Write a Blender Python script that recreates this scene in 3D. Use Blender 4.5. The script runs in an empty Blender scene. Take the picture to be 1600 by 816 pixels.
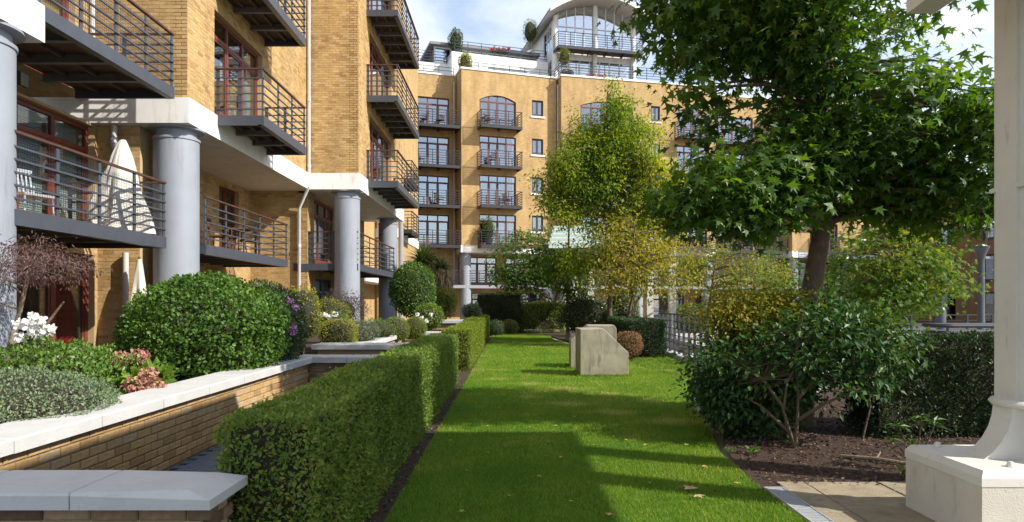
import bpy, math, random
import numpy as np
from mathutils import Vector

random.seed(7)
RNG = np.random.default_rng(11)
scene = bpy.context.scene
col = scene.collection
R = math.radians

# ---------------------------------------------------------------- camera
EYE = 1.6
FPX = 1067.0                       # focal length in pixels of a 1600 px wide picture
cam_d = bpy.data.cameras.new('camera')
cam = bpy.data.objects.new('camera', cam_d)
col.objects.link(cam)
cam.location = (0, 0, EYE)
cam.rotation_euler = (R(90), 0, 0)
cam_d.sensor_width = 36.0
cam_d.lens = 36.0 * FPX / 1600.0
cam_d.shift_y = 64.0 / 1600.0
cam_d.clip_start = 0.05
cam_d.clip_end = 2000
scene.camera = cam

# ---------------------------------------------------------------- sky, sun, exposure
SUN_EL, SUN_AZ = R(36.5), R(24)      # azimuth: from +X turned towards the camera side (-Y)
SUNV = Vector((math.cos(SUN_EL) * math.cos(SUN_AZ), -math.cos(SUN_EL) * math.sin(SUN_AZ), math.sin(SUN_EL)))
world = bpy.data.worlds.new('World')
scene.world = world
world.use_nodes = True
nt = world.node_tree
nt.nodes.clear()
wo = nt.nodes.new('ShaderNodeOutputWorld')
wb = nt.nodes.new('ShaderNodeBackground')
sky = nt.nodes.new('ShaderNodeTexSky')
sky.sky_type = 'NISHITA'
sky.sun_disc = False
sky.sun_elevation = SUN_EL
sky.sun_rotation = R(90) + SUN_AZ
sky.air_density = 1.0
sky.dust_density = 0.6
sky.ozone_density = 1.5
tc = nt.nodes.new('ShaderNodeTexCoord')
mp = nt.nodes.new('ShaderNodeMapping')
mp.inputs['Scale'].default_value = (1.0, 1.0, 2.6)
n1 = nt.nodes.new('ShaderNodeTexNoise')
n1.inputs['Scale'].default_value = 3.2
n1.inputs['Detail'].default_value = 8
n1.inputs['Roughness'].default_value = 0.58
n1.inputs['Distortion'].default_value = 0.35
cr = nt.nodes.new('ShaderNodeValToRGB')
cr.color_ramp.elements[0].position = 0.36
cr.color_ramp.elements[0].color = (0.12, 0.12, 0.12, 1)
cr.color_ramp.elements[1].position = 0.62
cr.color_ramp.elements[1].color = (0.95, 0.95, 0.95, 1)
mx = nt.nodes.new('ShaderNodeMixRGB')
mx.inputs['Color2'].default_value = (4.6, 4.9, 5.4, 1)
nt.links.new(tc.outputs['Generated'], mp.inputs['Vector'])
nt.links.new(mp.outputs['Vector'], n1.inputs['Vector'])
nt.links.new(n1.outputs['Fac'], cr.inputs['Fac'])
nt.links.new(cr.outputs['Color'], mx.inputs['Fac'])
nt.links.new(sky.outputs['Color'], mx.inputs['Color1'])
nt.links.new(mx.outputs['Color'], wb.inputs['Color'])
nt.links.new(wb.outputs['Background'], wo.inputs['Surface'])
wb.inputs['Strength'].default_value = 0.14

sd = bpy.data.lights.new('sun', 'SUN')
sd.energy = 4.4
sd.angle = R(0.55)
sd.color = (1.0, 0.93, 0.82)
so = bpy.data.objects.new('sun', sd)
col.objects.link(so)
so.rotation_euler = SUNV.to_track_quat('Z', 'Y').to_euler()
so.location = (30, -20, 40)

scene.view_settings.view_transform = 'Standard'
scene.view_settings.look = 'None'
scene.view_settings.gamma = 1
scene.view_settings.exposure = 0.78
scene.cycles.use_denoising = True
scene.cycles.max_bounces = 7
scene.cycles.diffuse_bounces = 3
scene.cycles.glossy_bounces = 3
scene.cycles.transmission_bounces = 4
scene.cycles.transparent_max_bounces = 8
scene.cycles.caustics_reflective = False
scene.cycles.caustics_refractive = False

def at(px, py, d):
    return Vector(((px - 800) * d / FPX, d, EYE - (py - 472) * d / FPX))
def gx(px, d):
    return (px - 800) * d / FPX

# ---------------------------------------------------------------- materials
def newmat(name):
    m = bpy.data.materials.new(name)
    m.use_nodes = True
    n = m.node_tree.nodes
    return m, n, m.node_tree.links, n['Principled BSDF']

def pmat(name, c1, c2=None, scale=4.0, rough=0.7, metal=0.0, spec=0.4, bump=0.0, bscale=60.0, detail=6, dirt=None, coat=0.0):
    m, n, l, b = newmat(name)
    b.inputs['Roughness'].default_value = rough
    b.inputs['Metallic'].default_value = metal
    b.inputs['Specular IOR Level'].default_value = spec
    b.inputs['Coat Weight'].default_value = coat
    co = n.new('ShaderNodeTexCoord')
    if c2 is None:
        c2 = tuple(x * 0.8 for x in c1)
    t = n.new('ShaderNodeTexNoise')
    t.inputs['Scale'].default_value = scale
    t.inputs['Detail'].default_value = detail
    t.inputs['Roughness'].default_value = 0.62
    l.new(co.outputs['Object'], t.inputs['Vector'])
    r = n.new('ShaderNodeValToRGB')
    r.color_ramp.elements[0].position = 0.32
    r.color_ramp.elements[1].position = 0.68
    r.color_ramp.elements[0].color = (*c1, 1)
    r.color_ramp.elements[1].color = (*c2, 1)
    l.new(t.outputs['Fac'], r.inputs['Fac'])
    out = r.outputs['Color']
    if dirt:
        t3 = n.new('ShaderNodeTexNoise')
        t3.inputs['Scale'].default_value = dirt[1]
        t3.inputs['Detail'].default_value = 8
        t3.inputs['Roughness'].default_value = 0.7
        mpd = n.new('ShaderNodeMapping')
        mpd.inputs['Scale'].default_value = dirt[3] if len(dirt) > 3 else (1, 1, 1)
        l.new(co.outputs['Object'], mpd.inputs['Vector'])
        l.new(mpd.outputs['Vector'], t3.inputs['Vector'])
        rr = n.new('ShaderNodeValToRGB')
        rr.color_ramp.elements[0].position = dirt[2]
        rr.color_ramp.elements[1].position = min(1, dirt[2] + 0.18)
        rr.color_ramp.elements[0].color = (0, 0, 0, 1)
        rr.color_ramp.elements[1].color = (0.8, 0.8, 0.8, 1)
        l.new(t3.outputs['Fac'], rr.inputs['Fac'])
        mm = n.new('ShaderNodeMixRGB')
        l.new(rr.outputs['Color'], mm.inputs['Fac'])
        l.new(out, mm.inputs['Color1'])
        mm.inputs['Color2'].default_value = (*dirt[0], 1)
        out = mm.outputs['Color']
    l.new(out, b.inputs['Base Color'])
    if bump:
        t2 = n.new('ShaderNodeTexNoise')
        t2.inputs['Scale'].default_value = bscale
        t2.inputs['Detail'].default_value = 5
        l.new(co.outputs['Object'], t2.inputs['Vector'])
        bp = n.new('ShaderNodeBump')
        bp.inputs['Strength'].default_value = bump
        bp.inputs['Distance'].default_value = 0.02
        l.new(t2.outputs['Fac'], bp.inputs['Height'])
        l.new(bp.outputs['Normal'], b.inputs['Normal'])
    return m

def ramp_from(n, cols):
    r = n.new('ShaderNodeValToRGB')
    e = r.color_ramp.elements
    while len(e) < len(cols):
        e.new(0.5)
    for i, c in enumerate(cols):
        e[i].position = i / (len(cols) - 1)
        e[i].color = (*c, 1)
    return r

def leafmat(name, cols, rough=0.45, trans=0.3, spec=0.35):
    m, n, l, b = newmat(name)
    a = n.new('ShaderNodeAttribute')
    a.attribute_name = 'rnd'
    r = ramp_from(n, cols)
    l.new(a.outputs['Fac'], r.inputs['Fac'])
    l.new(r.outputs['Color'], b.inputs['Base Color'])
    b.inputs['Roughness'].default_value = rough
    b.inputs['Specular IOR Level'].default_value = spec
    tr = n.new('ShaderNodeBsdfTranslucent')
    hs = n.new('ShaderNodeHueSaturation')
    hs.inputs['Hue'].default_value = 0.485
    hs.inputs['Saturation'].default_value = 1.1
    hs.inputs['Value'].default_value = 1.5
    l.new(r.outputs['Color'], hs.inputs['Color'])
    l.new(hs.outputs['Color'], tr.inputs['Color'])
    mxs = n.new('ShaderNodeMixShader')
    mxs.inputs['Fac'].default_value = trans
    l.new(b.outputs['BSDF'], mxs.inputs[1])
    l.new(tr.outputs['BSDF'], mxs.inputs[2])
    l.new(mxs.outputs['Shader'], n['Material Output'].inputs['Surface'])
    return m

def brick_piece_mat(name, cols, use_obj):
    m, n, l, b = newmat(name)
    if use_obj:
        a = n.new('ShaderNodeObjectInfo'); src = a.outputs['Random']
    else:
        a = n.new('ShaderNodeAttribute'); a.attribute_name = 'rnd'; src = a.outputs['Fac']
    r = ramp_from(n, cols)
    l.new(src, r.inputs['Fac'])
    co = n.new('ShaderNodeTexCoord')
    t = n.new('ShaderNodeTexNoise')
    t.inputs['Scale'].default_value = 26
    t.inputs['Detail'].default_value = 6
    l.new(co.outputs['Object'], t.inputs['Vector'])
    big = n.new('ShaderNodeTexNoise')
    big.inputs['Scale'].default_value = 0.7
    big.inputs['Detail'].default_value = 6
    mpb = n.new('ShaderNodeMapping'); mpb.inputs['Scale'].default_value = (2.2, 2.2, 0.45)
    l.new(co.outputs['Object'], mpb.inputs['Vector']); l.new(mpb.outputs['Vector'], big.inputs['Vector'])
    ad = n.new('ShaderNodeMath'); ad.operation = 'ADD'
    l.new(t.outputs['Fac'], ad.inputs[0]); l.new(big.outputs['Fac'], ad.inputs[1])
    mr = n.new('ShaderNodeMapRange')
    mr.inputs['From Min'].default_value = 0.6
    mr.inputs['From Max'].default_value = 1.4
    mr.inputs['To Min'].default_value = 0.62
    mr.inputs['To Max'].default_value = 1.3
    l.new(ad.outputs['Value'], mr.inputs['Value'])
    mm = n.new('ShaderNodeVectorMath'); mm.operation = 'SCALE'
    l.new(r.outputs['Color'], mm.inputs[0])
    l.new(mr.outputs['Result'], mm.inputs['Scale'])
    l.new(mm.outputs['Vector'], b.inputs['Base Color'])
    b.inputs['Roughness'].default_value = 0.85
    b.inputs['Specular IOR Level'].default_value = 0.2
    bp = n.new('ShaderNodeBump')
    bp.inputs['Strength'].default_value = 0.35
    bp.inputs['Distance'].default_value = 0.004
    l.new(t.outputs['Fac'], bp.inputs['Height'])
    l.new(bp.outputs['Normal'], b.inputs['Normal'])
    return m

def brick_tex_mat(name, c1, c2, mortar):
    m, n, l, b = newmat(name)
    uv = n.new('ShaderNodeUVMap')
    br = n.new('ShaderNodeTexBrick')
    br.inputs['Scale'].default_value = 1.0
    br.inputs['Brick Width'].default_value = 0.225
    br.inputs['Row Height'].default_value = 0.075
    br.inputs['Mortar Size'].default_value = 0.006
    br.inputs['Mortar Smooth'].default_value = 0.2
    br.inputs['Color1'].default_value = (*c1, 1)
    br.inputs['Color2'].default_value = (*c2, 1)
    br.inputs['Mortar'].default_value = (*mortar, 1)
    l.new(uv.outputs['UV'], br.inputs['Vector'])
    t = n.new('ShaderNodeTexNoise')
    t.inputs['Scale'].default_value = 0.9
    t.inputs['Detail'].default_value = 7
    t.inputs['Roughness'].default_value = 0.65
    mpb = n.new('ShaderNodeMapping'); mpb.inputs['Scale'].default_value = (1.6, 0.5, 1)
    l.new(uv.outputs['UV'], mpb.inputs['Vector']); l.new(mpb.outputs['Vector'], t.inputs['Vector'])
    mr = n.new('ShaderNodeMapRange')
    mr.inputs['From Min'].default_value = 0.3
    mr.inputs['From Max'].default_value = 0.7
    mr.inputs['To Min'].default_value = 0.74
    mr.inputs['To Max'].default_value = 1.2
    l.new(t.outputs['Fac'], mr.inputs['Value'])
    mm = n.new('ShaderNodeVectorMath'); mm.operation = 'SCALE'
    l.new(br.outputs['Color'], mm.inputs[0])
    l.new(mr.outputs['Result'], mm.inputs['Scale'])
    l.new(mm.outputs['Vector'], b.inputs['Base Color'])
    bp = n.new('ShaderNodeBump')
    bp.invert = True
    bp.inputs['Strength'].default_value = 0.5
    bp.inputs['Distance'].default_value = 0.006
    l.new(br.outputs['Fac'], bp.inputs['Height'])
    l.new(bp.outputs['Normal'], b.inputs['Normal'])
    b.inputs['Roughness'].default_value = 0.85
    b.inputs['Specular IOR Level'].default_value = 0.2
    return m

def glassmat(name, tint, gloss=0.35):
    m, n, l, b = newmat(name)
    gl = n.new('ShaderNodeBsdfGlossy')
    gl.inputs['Roughness'].default_value = 0.02
    gl.inputs['Color'].default_value = (0.95, 0.97, 1, 1)
    tr = n.new('ShaderNodeBsdfTransparent')
    tr.inputs['Color'].default_value = (*tint, 1)
    lw_ = n.new('ShaderNodeLayerWeight')
    lw_.inputs['Blend'].default_value = 0.5
    lw = n.new('ShaderNodeMath'); lw.operation = 'POWER'
    lw.inputs[1].default_value = 4.0
    l.new(lw_.outputs['Facing'], lw.inputs[0])
    ad = n.new('ShaderNodeMath'); ad.operation = 'ADD'; ad.use_clamp = True
    ad.inputs[1].default_value = gloss
    l.new(lw.outputs['Value'], ad.inputs[0])
    mxs = n.new('ShaderNodeMixShader')
    l.new(ad.outputs['Value'], mxs.inputs['Fac'])
    l.new(tr.outputs['BSDF'], mxs.inputs[1])
    l.new(gl.outputs['BSDF'], mxs.inputs[2])
    l.new(mxs.outputs['Shader'], n['Material Output'].inputs['Surface'])
    return m

BR = [(0.31, 0.19, 0.082), (0.40, 0.258, 0.108), (0.445, 0.293, 0.125), (0.48, 0.328, 0.15), (0.41, 0.265, 0.115), (0.50, 0.36, 0.185)]
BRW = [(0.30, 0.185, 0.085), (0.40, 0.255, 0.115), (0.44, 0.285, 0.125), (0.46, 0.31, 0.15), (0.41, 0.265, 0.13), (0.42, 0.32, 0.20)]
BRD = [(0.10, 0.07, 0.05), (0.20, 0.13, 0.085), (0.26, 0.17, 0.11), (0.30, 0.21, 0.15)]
M = {}
M['brick'] = brick_piece_mat('yellow_brick', BR, False)
M['brick_low'] = brick_piece_mat('yellow_brown_brick', BRW, True)
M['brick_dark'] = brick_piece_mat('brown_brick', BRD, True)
M['mortar'] = pmat('mortar', (0.46, 0.345, 0.20), (0.40, 0.30, 0.17), 8, 0.95, bump=0.2)
M['mortar_low'] = pmat('mortar_grey', (0.36, 0.27, 0.15), (0.28, 0.21, 0.12), 8, 0.95, bump=0.3)
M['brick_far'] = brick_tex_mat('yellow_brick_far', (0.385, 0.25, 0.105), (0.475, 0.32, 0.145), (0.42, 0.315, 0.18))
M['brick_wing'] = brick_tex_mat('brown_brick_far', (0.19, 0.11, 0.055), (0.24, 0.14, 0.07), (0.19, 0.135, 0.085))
M['white'] = pmat('white_render', (0.80, 0.79, 0.77), (0.72, 0.71, 0.69), 1.5, 0.7, bump=0.05, dirt=((0.46, 0.44, 0.40), 3.5, 0.54, (1.4, 1.4, 0.3)))
M['steel'] = pmat('blue_grey_painted_steel', (0.060, 0.067, 0.085), (0.048, 0.054, 0.070), 5, 0.42, spec=0.5)
M['steel_far'] = pmat('blue_grey_steel_far', (0.026, 0.031, 0.042), (0.02, 0.024, 0.034), 5, 0.55)
M['column'] = pmat('pale_grey_column_paint', (0.275, 0.30, 0.345), (0.24, 0.262, 0.305), 1.6, 0.45, spec=0.4, bump=0.02, dirt=((0.17, 0.18, 0.195), 3.0, 0.55, (1.5, 1.5, 0.16)))
M['joist'] = pmat('joist_paint', (0.15, 0.15, 0.155), (0.11, 0.11, 0.115), 6, 0.6)
M['deck'] = pmat('dark_deck_timber', (0.11, 0.065, 0.045), (0.07, 0.042, 0.03), 10, 0.8, bump=0.2, bscale=40)
M['handrail'] = pmat('brown_timber_handrail', (0.085, 0.04, 0.027), (0.06, 0.03, 0.02), 9, 0.5)
M['redwood'] = pmat('red_brown_window_timber', (0.18, 0.042, 0.024), (0.13, 0.032, 0.02), 9, 0.42, spec=0.5)
M['red_far'] = pmat('red_brown_timber_far', (0.16, 0.055, 0.045), (0.12, 0.045, 0.04), 6, 0.5)
M['dark_frame'] = pmat('dark_grey_window_frame', (0.05, 0.05, 0.06), (0.04, 0.04, 0.048), 6, 0.5)
M['white_frame'] = pmat('white_window_frame', (0.75, 0.75, 0.74), (0.68, 0.68, 0.68), 4, 0.5)
M['glass'] = glassmat('window_glass', (0.72, 0.78, 0.78), 0.10)
M['glass_far'] = glassmat('window_glass_far', (0.40, 0.45, 0.48), 0.30)
M['glass_bright'] = glassmat('window_glass_pale', (0.95, 0.97, 0.97), 0.45)
M['blind'] = pmat('pale_blind', (0.78, 0.82, 0.80), (0.72, 0.76, 0.75), 3, 0.6)
M['net'] = pmat('pale_net_curtain', (0.62, 0.62, 0.60), (0.52, 0.53, 0.53), 0.6, 0.9)
M['red_cloth'] = pmat('red_curtain', (0.55, 0.02, 0.03), (0.42, 0.014, 0.022), 6, 0.9)
M['room'] = pmat('dim_room', (0.075, 0.065, 0.055), (0.04, 0.036, 0.032), 2, 0.95)
M['pipe'] = pmat('pale_grey_pipe', (0.52, 0.52, 0.51), (0.44, 0.44, 0.43), 6, 0.5)
M['coping'] = pmat('white_stone_coping', (0.50, 0.50, 0.495), (0.43, 0.43, 0.425), 3, 0.8, bump=0.15, bscale=150, dirt=((0.36, 0.36, 0.34), 22, 0.56))
M['soil'] = pmat('dark_soil', (0.035, 0.022, 0.015), (0.06, 0.04, 0.028), 30, 0.95, bump=0.9, bscale=70)
M['mulch'] = pmat('bark_mulch', (0.035, 0.021, 0.015), (0.065, 0.04, 0.028), 45, 0.95, bump=1.0, bscale=90)
M['lawn'] = pmat('lawn_turf', (0.065, 0.15, 0.014), (0.115, 0.20, 0.02), 2.2, 0.95, bump=0.6, bscale=160, spec=0.1)
M['ground'] = pmat('ground_paving', (0.30, 0.28, 0.25), (0.24, 0.225, 0.2), 3, 0.9, bump=0.1)
M['plaza'] = pmat('pale_plaza_paving', (0.44, 0.42, 0.39), (0.36, 0.345, 0.32), 2, 0.85, bump=0.1)
M['slab'] = pmat('sandstone_slab', (0.33, 0.275, 0.19), (0.22, 0.185, 0.13), 5, 0.85, bump=0.35, bscale=60, dirt=((0.13, 0.12, 0.08), 6, 0.54))
M['paver'] = pmat('blue_grey_paver', (0.10, 0.115, 0.15), (0.075, 0.088, 0.115), 9, 0.75, bump=0.2)
M['concrete'] = pmat('weathered_stone', (0.36, 0.325, 0.24), (0.24, 0.22, 0.16), 3.5, 0.9, bump=0.3, bscale=110, dirt=((0.10, 0.097, 0.07), 5, 0.50, (1.6, 1.6, 0.3)))
M['iron'] = pmat('cream_painted_iron', (0.70, 0.68, 0.635), (0.63, 0.61, 0.565), 2.5, 0.5, bump=0.08, bscale=70, dirt=((0.33, 0.28, 0.22), 7, 0.58, (1.5, 1.5, 0.3)))
M['plinth'] = pmat('cream_painted_stone', (0.62, 0.585, 0.52), (0.55, 0.515, 0.45), 2.5, 0.75, bump=0.25, bscale=120, dirt=((0.36, 0.32, 0.22), 5, 0.56, (1.4, 1.4, 0.45)))
M['grate'] = pmat('galvanised_grate', (0.46, 0.48, 0.50), (0.38, 0.40, 0.42), 12, 0.45, metal=0.15)
M['black'] = pmat('dark_gap', (0.012, 0.012, 0.012), (0.008, 0.008, 0.008), 5, 0.9)
M['canvas'] = pmat('pale_canvas', (0.56, 0.54, 0.49), (0.47, 0.455, 0.41), 2.5, 0.9, bump=0.2, bscale=14, dirt=((0.34, 0.33, 0.30), 4, 0.56))
M['parasol'] = pmat('cream_parasol_cloth', (0.60, 0.58, 0.50), (0.5, 0.48, 0.42), 4, 0.9)
M['wicker'] = pmat('brown_wicker', (0.13, 0.07, 0.035), (0.08, 0.045, 0.025), 60, 0.7, bump=0.5, bscale=120)
M['chrome'] = pmat('pale_metal_chair', (0.6, 0.6, 0.6), (0.5, 0.5, 0.5), 5, 0.3, metal=0.6)
M['awning'] = pmat('pale_green_glazing', (0.26, 0.34, 0.31), (0.22, 0.30, 0.275), 1.5, 0.5, spec=0.6)
M['bark'] = pmat('grey_brown_bark', (0.085, 0.06, 0.042), (0.16, 0.12, 0.085), 7, 0.95, bump=1.0, bscale=32)
M['bark_pale'] = pmat('pale_bark', (0.24, 0.19, 0.13), (0.15, 0.115, 0.08), 9, 0.9, bump=0.6, bscale=45)
M['twig'] = pmat('shade_dark_core', (0.022, 0.022, 0.012), (0.04, 0.034, 0.02), 22, 0.95, bump=1.0, bscale=60)  # near-black core colour, stands for the shade among the leaves
M['stem'] = pmat('brown_stem', (0.13, 0.095, 0.05), (0.09, 0.066, 0.036), 15, 0.85)
M['roof'] = pmat('grey_roof_sheet', (0.20, 0.21, 0.23), (0.16, 0.17, 0.19), 3, 0.5)
M['soffit'] = pmat('pale_soffit', (0.62, 0.60, 0.56), (0.56, 0.54, 0.51), 2, 0.8)

# leaf palettes: shades of the leaves themselves, from the darkest to the palest leaf
M['lf_sweetgum'] = leafmat('sweetgum_leaf', [(0.03, 0.075, 0.013), (0.05, 0.115, 0.016), (0.072, 0.15, 0.018), (0.105, 0.20, 0.022), (0.20, 0.25, 0.026)], 0.42, 0.48, 0.38)
M['lf_sweetgum_far'] = leafmat('sweetgum_leaf_mid', [(0.035, 0.09, 0.018), (0.055, 0.13, 0.021), (0.085, 0.165, 0.024), (0.14, 0.205, 0.028)], 0.48, 0.42, 0.25)
M['lf_pear'] = leafmat('pear_leaf', [(0.09, 0.17, 0.018), (0.16, 0.245, 0.024), (0.245, 0.31, 0.03), (0.36, 0.35, 0.04), (0.48, 0.39, 0.05)], 0.5, 0.5, 0.25)
M['lf_yellow'] = leafmat('yellowing_leaf', [(0.08, 0.14, 0.018), (0.17, 0.21, 0.026), (0.29, 0.27, 0.033), (0.38, 0.29, 0.04), (0.46, 0.36, 0.08)], 0.5, 0.45, 0.25)
M['lf_mixed'] = leafmat('green_and_yellow_leaf', [(0.06, 0.13, 0.018), (0.11, 0.185, 0.025), (0.19, 0.235, 0.03), (0.30, 0.28, 0.04), (0.34, 0.18, 0.05)], 0.5, 0.45, 0.25)
M['lf_hedge'] = leafmat('hedge_leaf', [(0.058, 0.11, 0.02), (0.105, 0.18, 0.03), (0.165, 0.245, 0.04), (0.235, 0.30, 0.05), (0.21, 0.17, 0.07)], 0.5, 0.32, 0.25)
M['lf_hedge_lime'] = leafmat('lime_hedge_leaf', [(0.10, 0.16, 0.018), (0.15, 0.21, 0.024), (0.20, 0.25, 0.03), (0.26, 0.29, 0.045)], 0.55, 0.35, 0.2)
M['lf_yew'] = leafmat('dark_hedge_leaf', [(0.014, 0.032, 0.010), (0.022, 0.048, 0.013), (0.035, 0.066, 0.016), (0.06, 0.085, 0.02)], 0.5, 0.2)
M['lf_viburnum'] = leafmat('viburnum_leaf', [(0.035, 0.085, 0.014), (0.055, 0.125, 0.018), (0.085, 0.17, 0.02), (0.14, 0.235, 0.03)], 0.45, 0.32, 0.35)
M['lf_dark'] = leafmat('dark_shrub_leaf', [(0.016, 0.05, 0.014), (0.026, 0.07, 0.018), (0.045, 0.10, 0.022), (0.07, 0.13, 0.03)], 0.36, 0.22, 0.5)
M['lf_camellia'] = leafmat('camellia_leaf', [(0.014, 0.045, 0.014), (0.024, 0.072, 0.018), (0.042, 0.105, 0.022), (0.07, 0.145, 0.028), (0.19, 0.22, 0.03)], 0.45, 0.28, 0.32)
M['lf_rose'] = leafmat('rose_leaf', [(0.055, 0.125, 0.02), (0.09, 0.175, 0.026), (0.13, 0.22, 0.034), (0.20, 0.26, 0.05)], 0.42, 0.3)
M['lf_grey'] = leafmat('grey_green_leaf', [(0.09, 0.14, 0.07), (0.14, 0.20, 0.10), (0.20, 0.26, 0.14), (0.27, 0.33, 0.20)], 0.6, 0.2)
M['lf_box'] = leafmat('golden_box_leaf', [(0.15, 0.18, 0.025), (0.23, 0.26, 0.035), (0.31, 0.32, 0.05), (0.36, 0.27, 0.07)], 0.5, 0.38, 0.25)
M['lf_lime'] = leafmat('lime_shrub_leaf', [(0.07, 0.14, 0.015), (0.11, 0.20, 0.02), (0.16, 0.25, 0.03), (0.20, 0.28, 0.04)], 0.45, 0.35)
M['lf_maple'] = leafmat('purple_maple_leaf', [(0.08, 0.042, 0.045), (0.13, 0.075, 0.072), (0.18, 0.115, 0.10), (0.24, 0.165, 0.13)], 0.55, 0.4, 0.25)
M['lf_purple'] = leafmat('purple_brown_leaf', [(0.05, 0.035, 0.04), (0.08, 0.055, 0.06), (0.11, 0.09, 0.075), (0.12, 0.12, 0.06)], 0.5, 0.3)
M['lf_brown'] = leafmat('brown_dry_leaf', [(0.17, 0.09, 0.04), (0.24, 0.14, 0.06), (0.30, 0.19, 0.09)], 0.7, 0.25)
M['lf_palm'] = leafmat('cordyline_leaf', [(0.06, 0.10, 0.03), (0.10, 0.15, 0.04), (0.15, 0.20, 0.06)], 0.4, 0.25)
M['lf_palm_dry'] = leafmat('dry_cordyline_leaf', [(0.28, 0.20, 0.10), (0.38, 0.29, 0.15), (0.46, 0.36, 0.2)], 0.7, 0.2)
M['lf_grass'] = leafmat('grass_blade', [(0.058, 0.145, 0.014), (0.105, 0.21, 0.019), (0.165, 0.27, 0.026), (0.25, 0.32, 0.042), (0.42, 0.37, 0.14)], 0.55, 0.42, 0.2)
M['pt_white'] = leafmat('white_petal', [(0.70, 0.70, 0.66), (0.80, 0.80, 0.78), (0.85, 0.84, 0.80)], 0.6, 0.2)
M['pt_pink'] = leafmat('dusty_pink_petal', [(0.30, 0.12, 0.10), (0.42, 0.19, 0.15), (0.50, 0.27, 0.20), (0.36, 0.26, 0.15)], 0.6, 0.25)
M['pt_purple'] = leafmat('purple_petal', [(0.18, 0.07, 0.22), (0.28, 0.12, 0.32), (0.36, 0.2, 0.40)], 0.6, 0.25)
M['pt_red'] = leafmat('red_petal', [(0.4, 0.01, 0.01), (0.55, 0.02, 0.02), (0.6, 0.05, 0.03)], 0.6, 0.2)
M['lf_fallen'] = pmat('pale_fallen_leaf', (0.48, 0.38, 0.22), (0.36, 0.25, 0.12), 20, 0.8)
M['lf_fallen_y'] = pmat('yellow_fallen_leaf', (0.45, 0.34, 0.10), (0.36, 0.22, 0.06), 20, 0.8)

# ---------------------------------------------------------------- mesh helpers
ORG = {}
def link(name, me, parent=None, label=None, cat=None, group=None, kind=None):
    o = bpy.data.objects.new(name, me)
    col.objects.link(o)
    if parent is not None:
        o.parent = parent
        ORG[o.name] = ORG[parent.name]
    else:
        ORG[o.name] = Vector((0, 0, 0))
    tag(o, label, cat, group, kind)
    return o
def tag(o, label=None, cat=None, group=None, kind=None):
    if label: o['label'] = label
    if cat: o['category'] = cat
    if group: o['group'] = group
    if kind: o['kind'] = kind
    return o
def thing(name, loc, label, cat, group=None):
    o = bpy.data.objects.new(name, None)
    o.empty_display_size = 0.2
    col.objects.link(o)
    o.location = loc
    ORG[o.name] = Vector(loc)
    return tag(o, label, cat, group)

def mesh_np(name, V, faces_idx, loop_tot, mat, smooth=False, rnd=None):
    me = bpy.data.meshes.new(name)
    V = np.asarray(V, dtype=np.float32)
    me.vertices.add(len(V))
    me.vertices.foreach_set('co', V.ravel())
    me.loops.add(len(faces_idx))
    me.loops.foreach_set('vertex_index', np.asarray(faces_idx, dtype=np.int32))
    nf = len(loop_tot)
    me.polygons.add(nf)
    lt = np.asarray(loop_tot, dtype=np.int32)
    ls = np.zeros(nf, dtype=np.int32)
    ls[1:] = np.cumsum(lt)[:-1]
    me.polygons.foreach_set('loop_start', ls)
    me.polygons.foreach_set('loop_total', lt)
    me.polygons.foreach_set('use_smooth', np.full(nf, bool(smooth)))
    if rnd is not None:
        a = me.attributes.new('rnd', 'FLOAT', 'FACE')
        a.data.foreach_set('value', np.asarray(rnd, dtype=np.float32))
    me.update(calc_edges=True)
    me.validate()
    if mat is not None:
        me.materials.append(mat)
    return me

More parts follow.
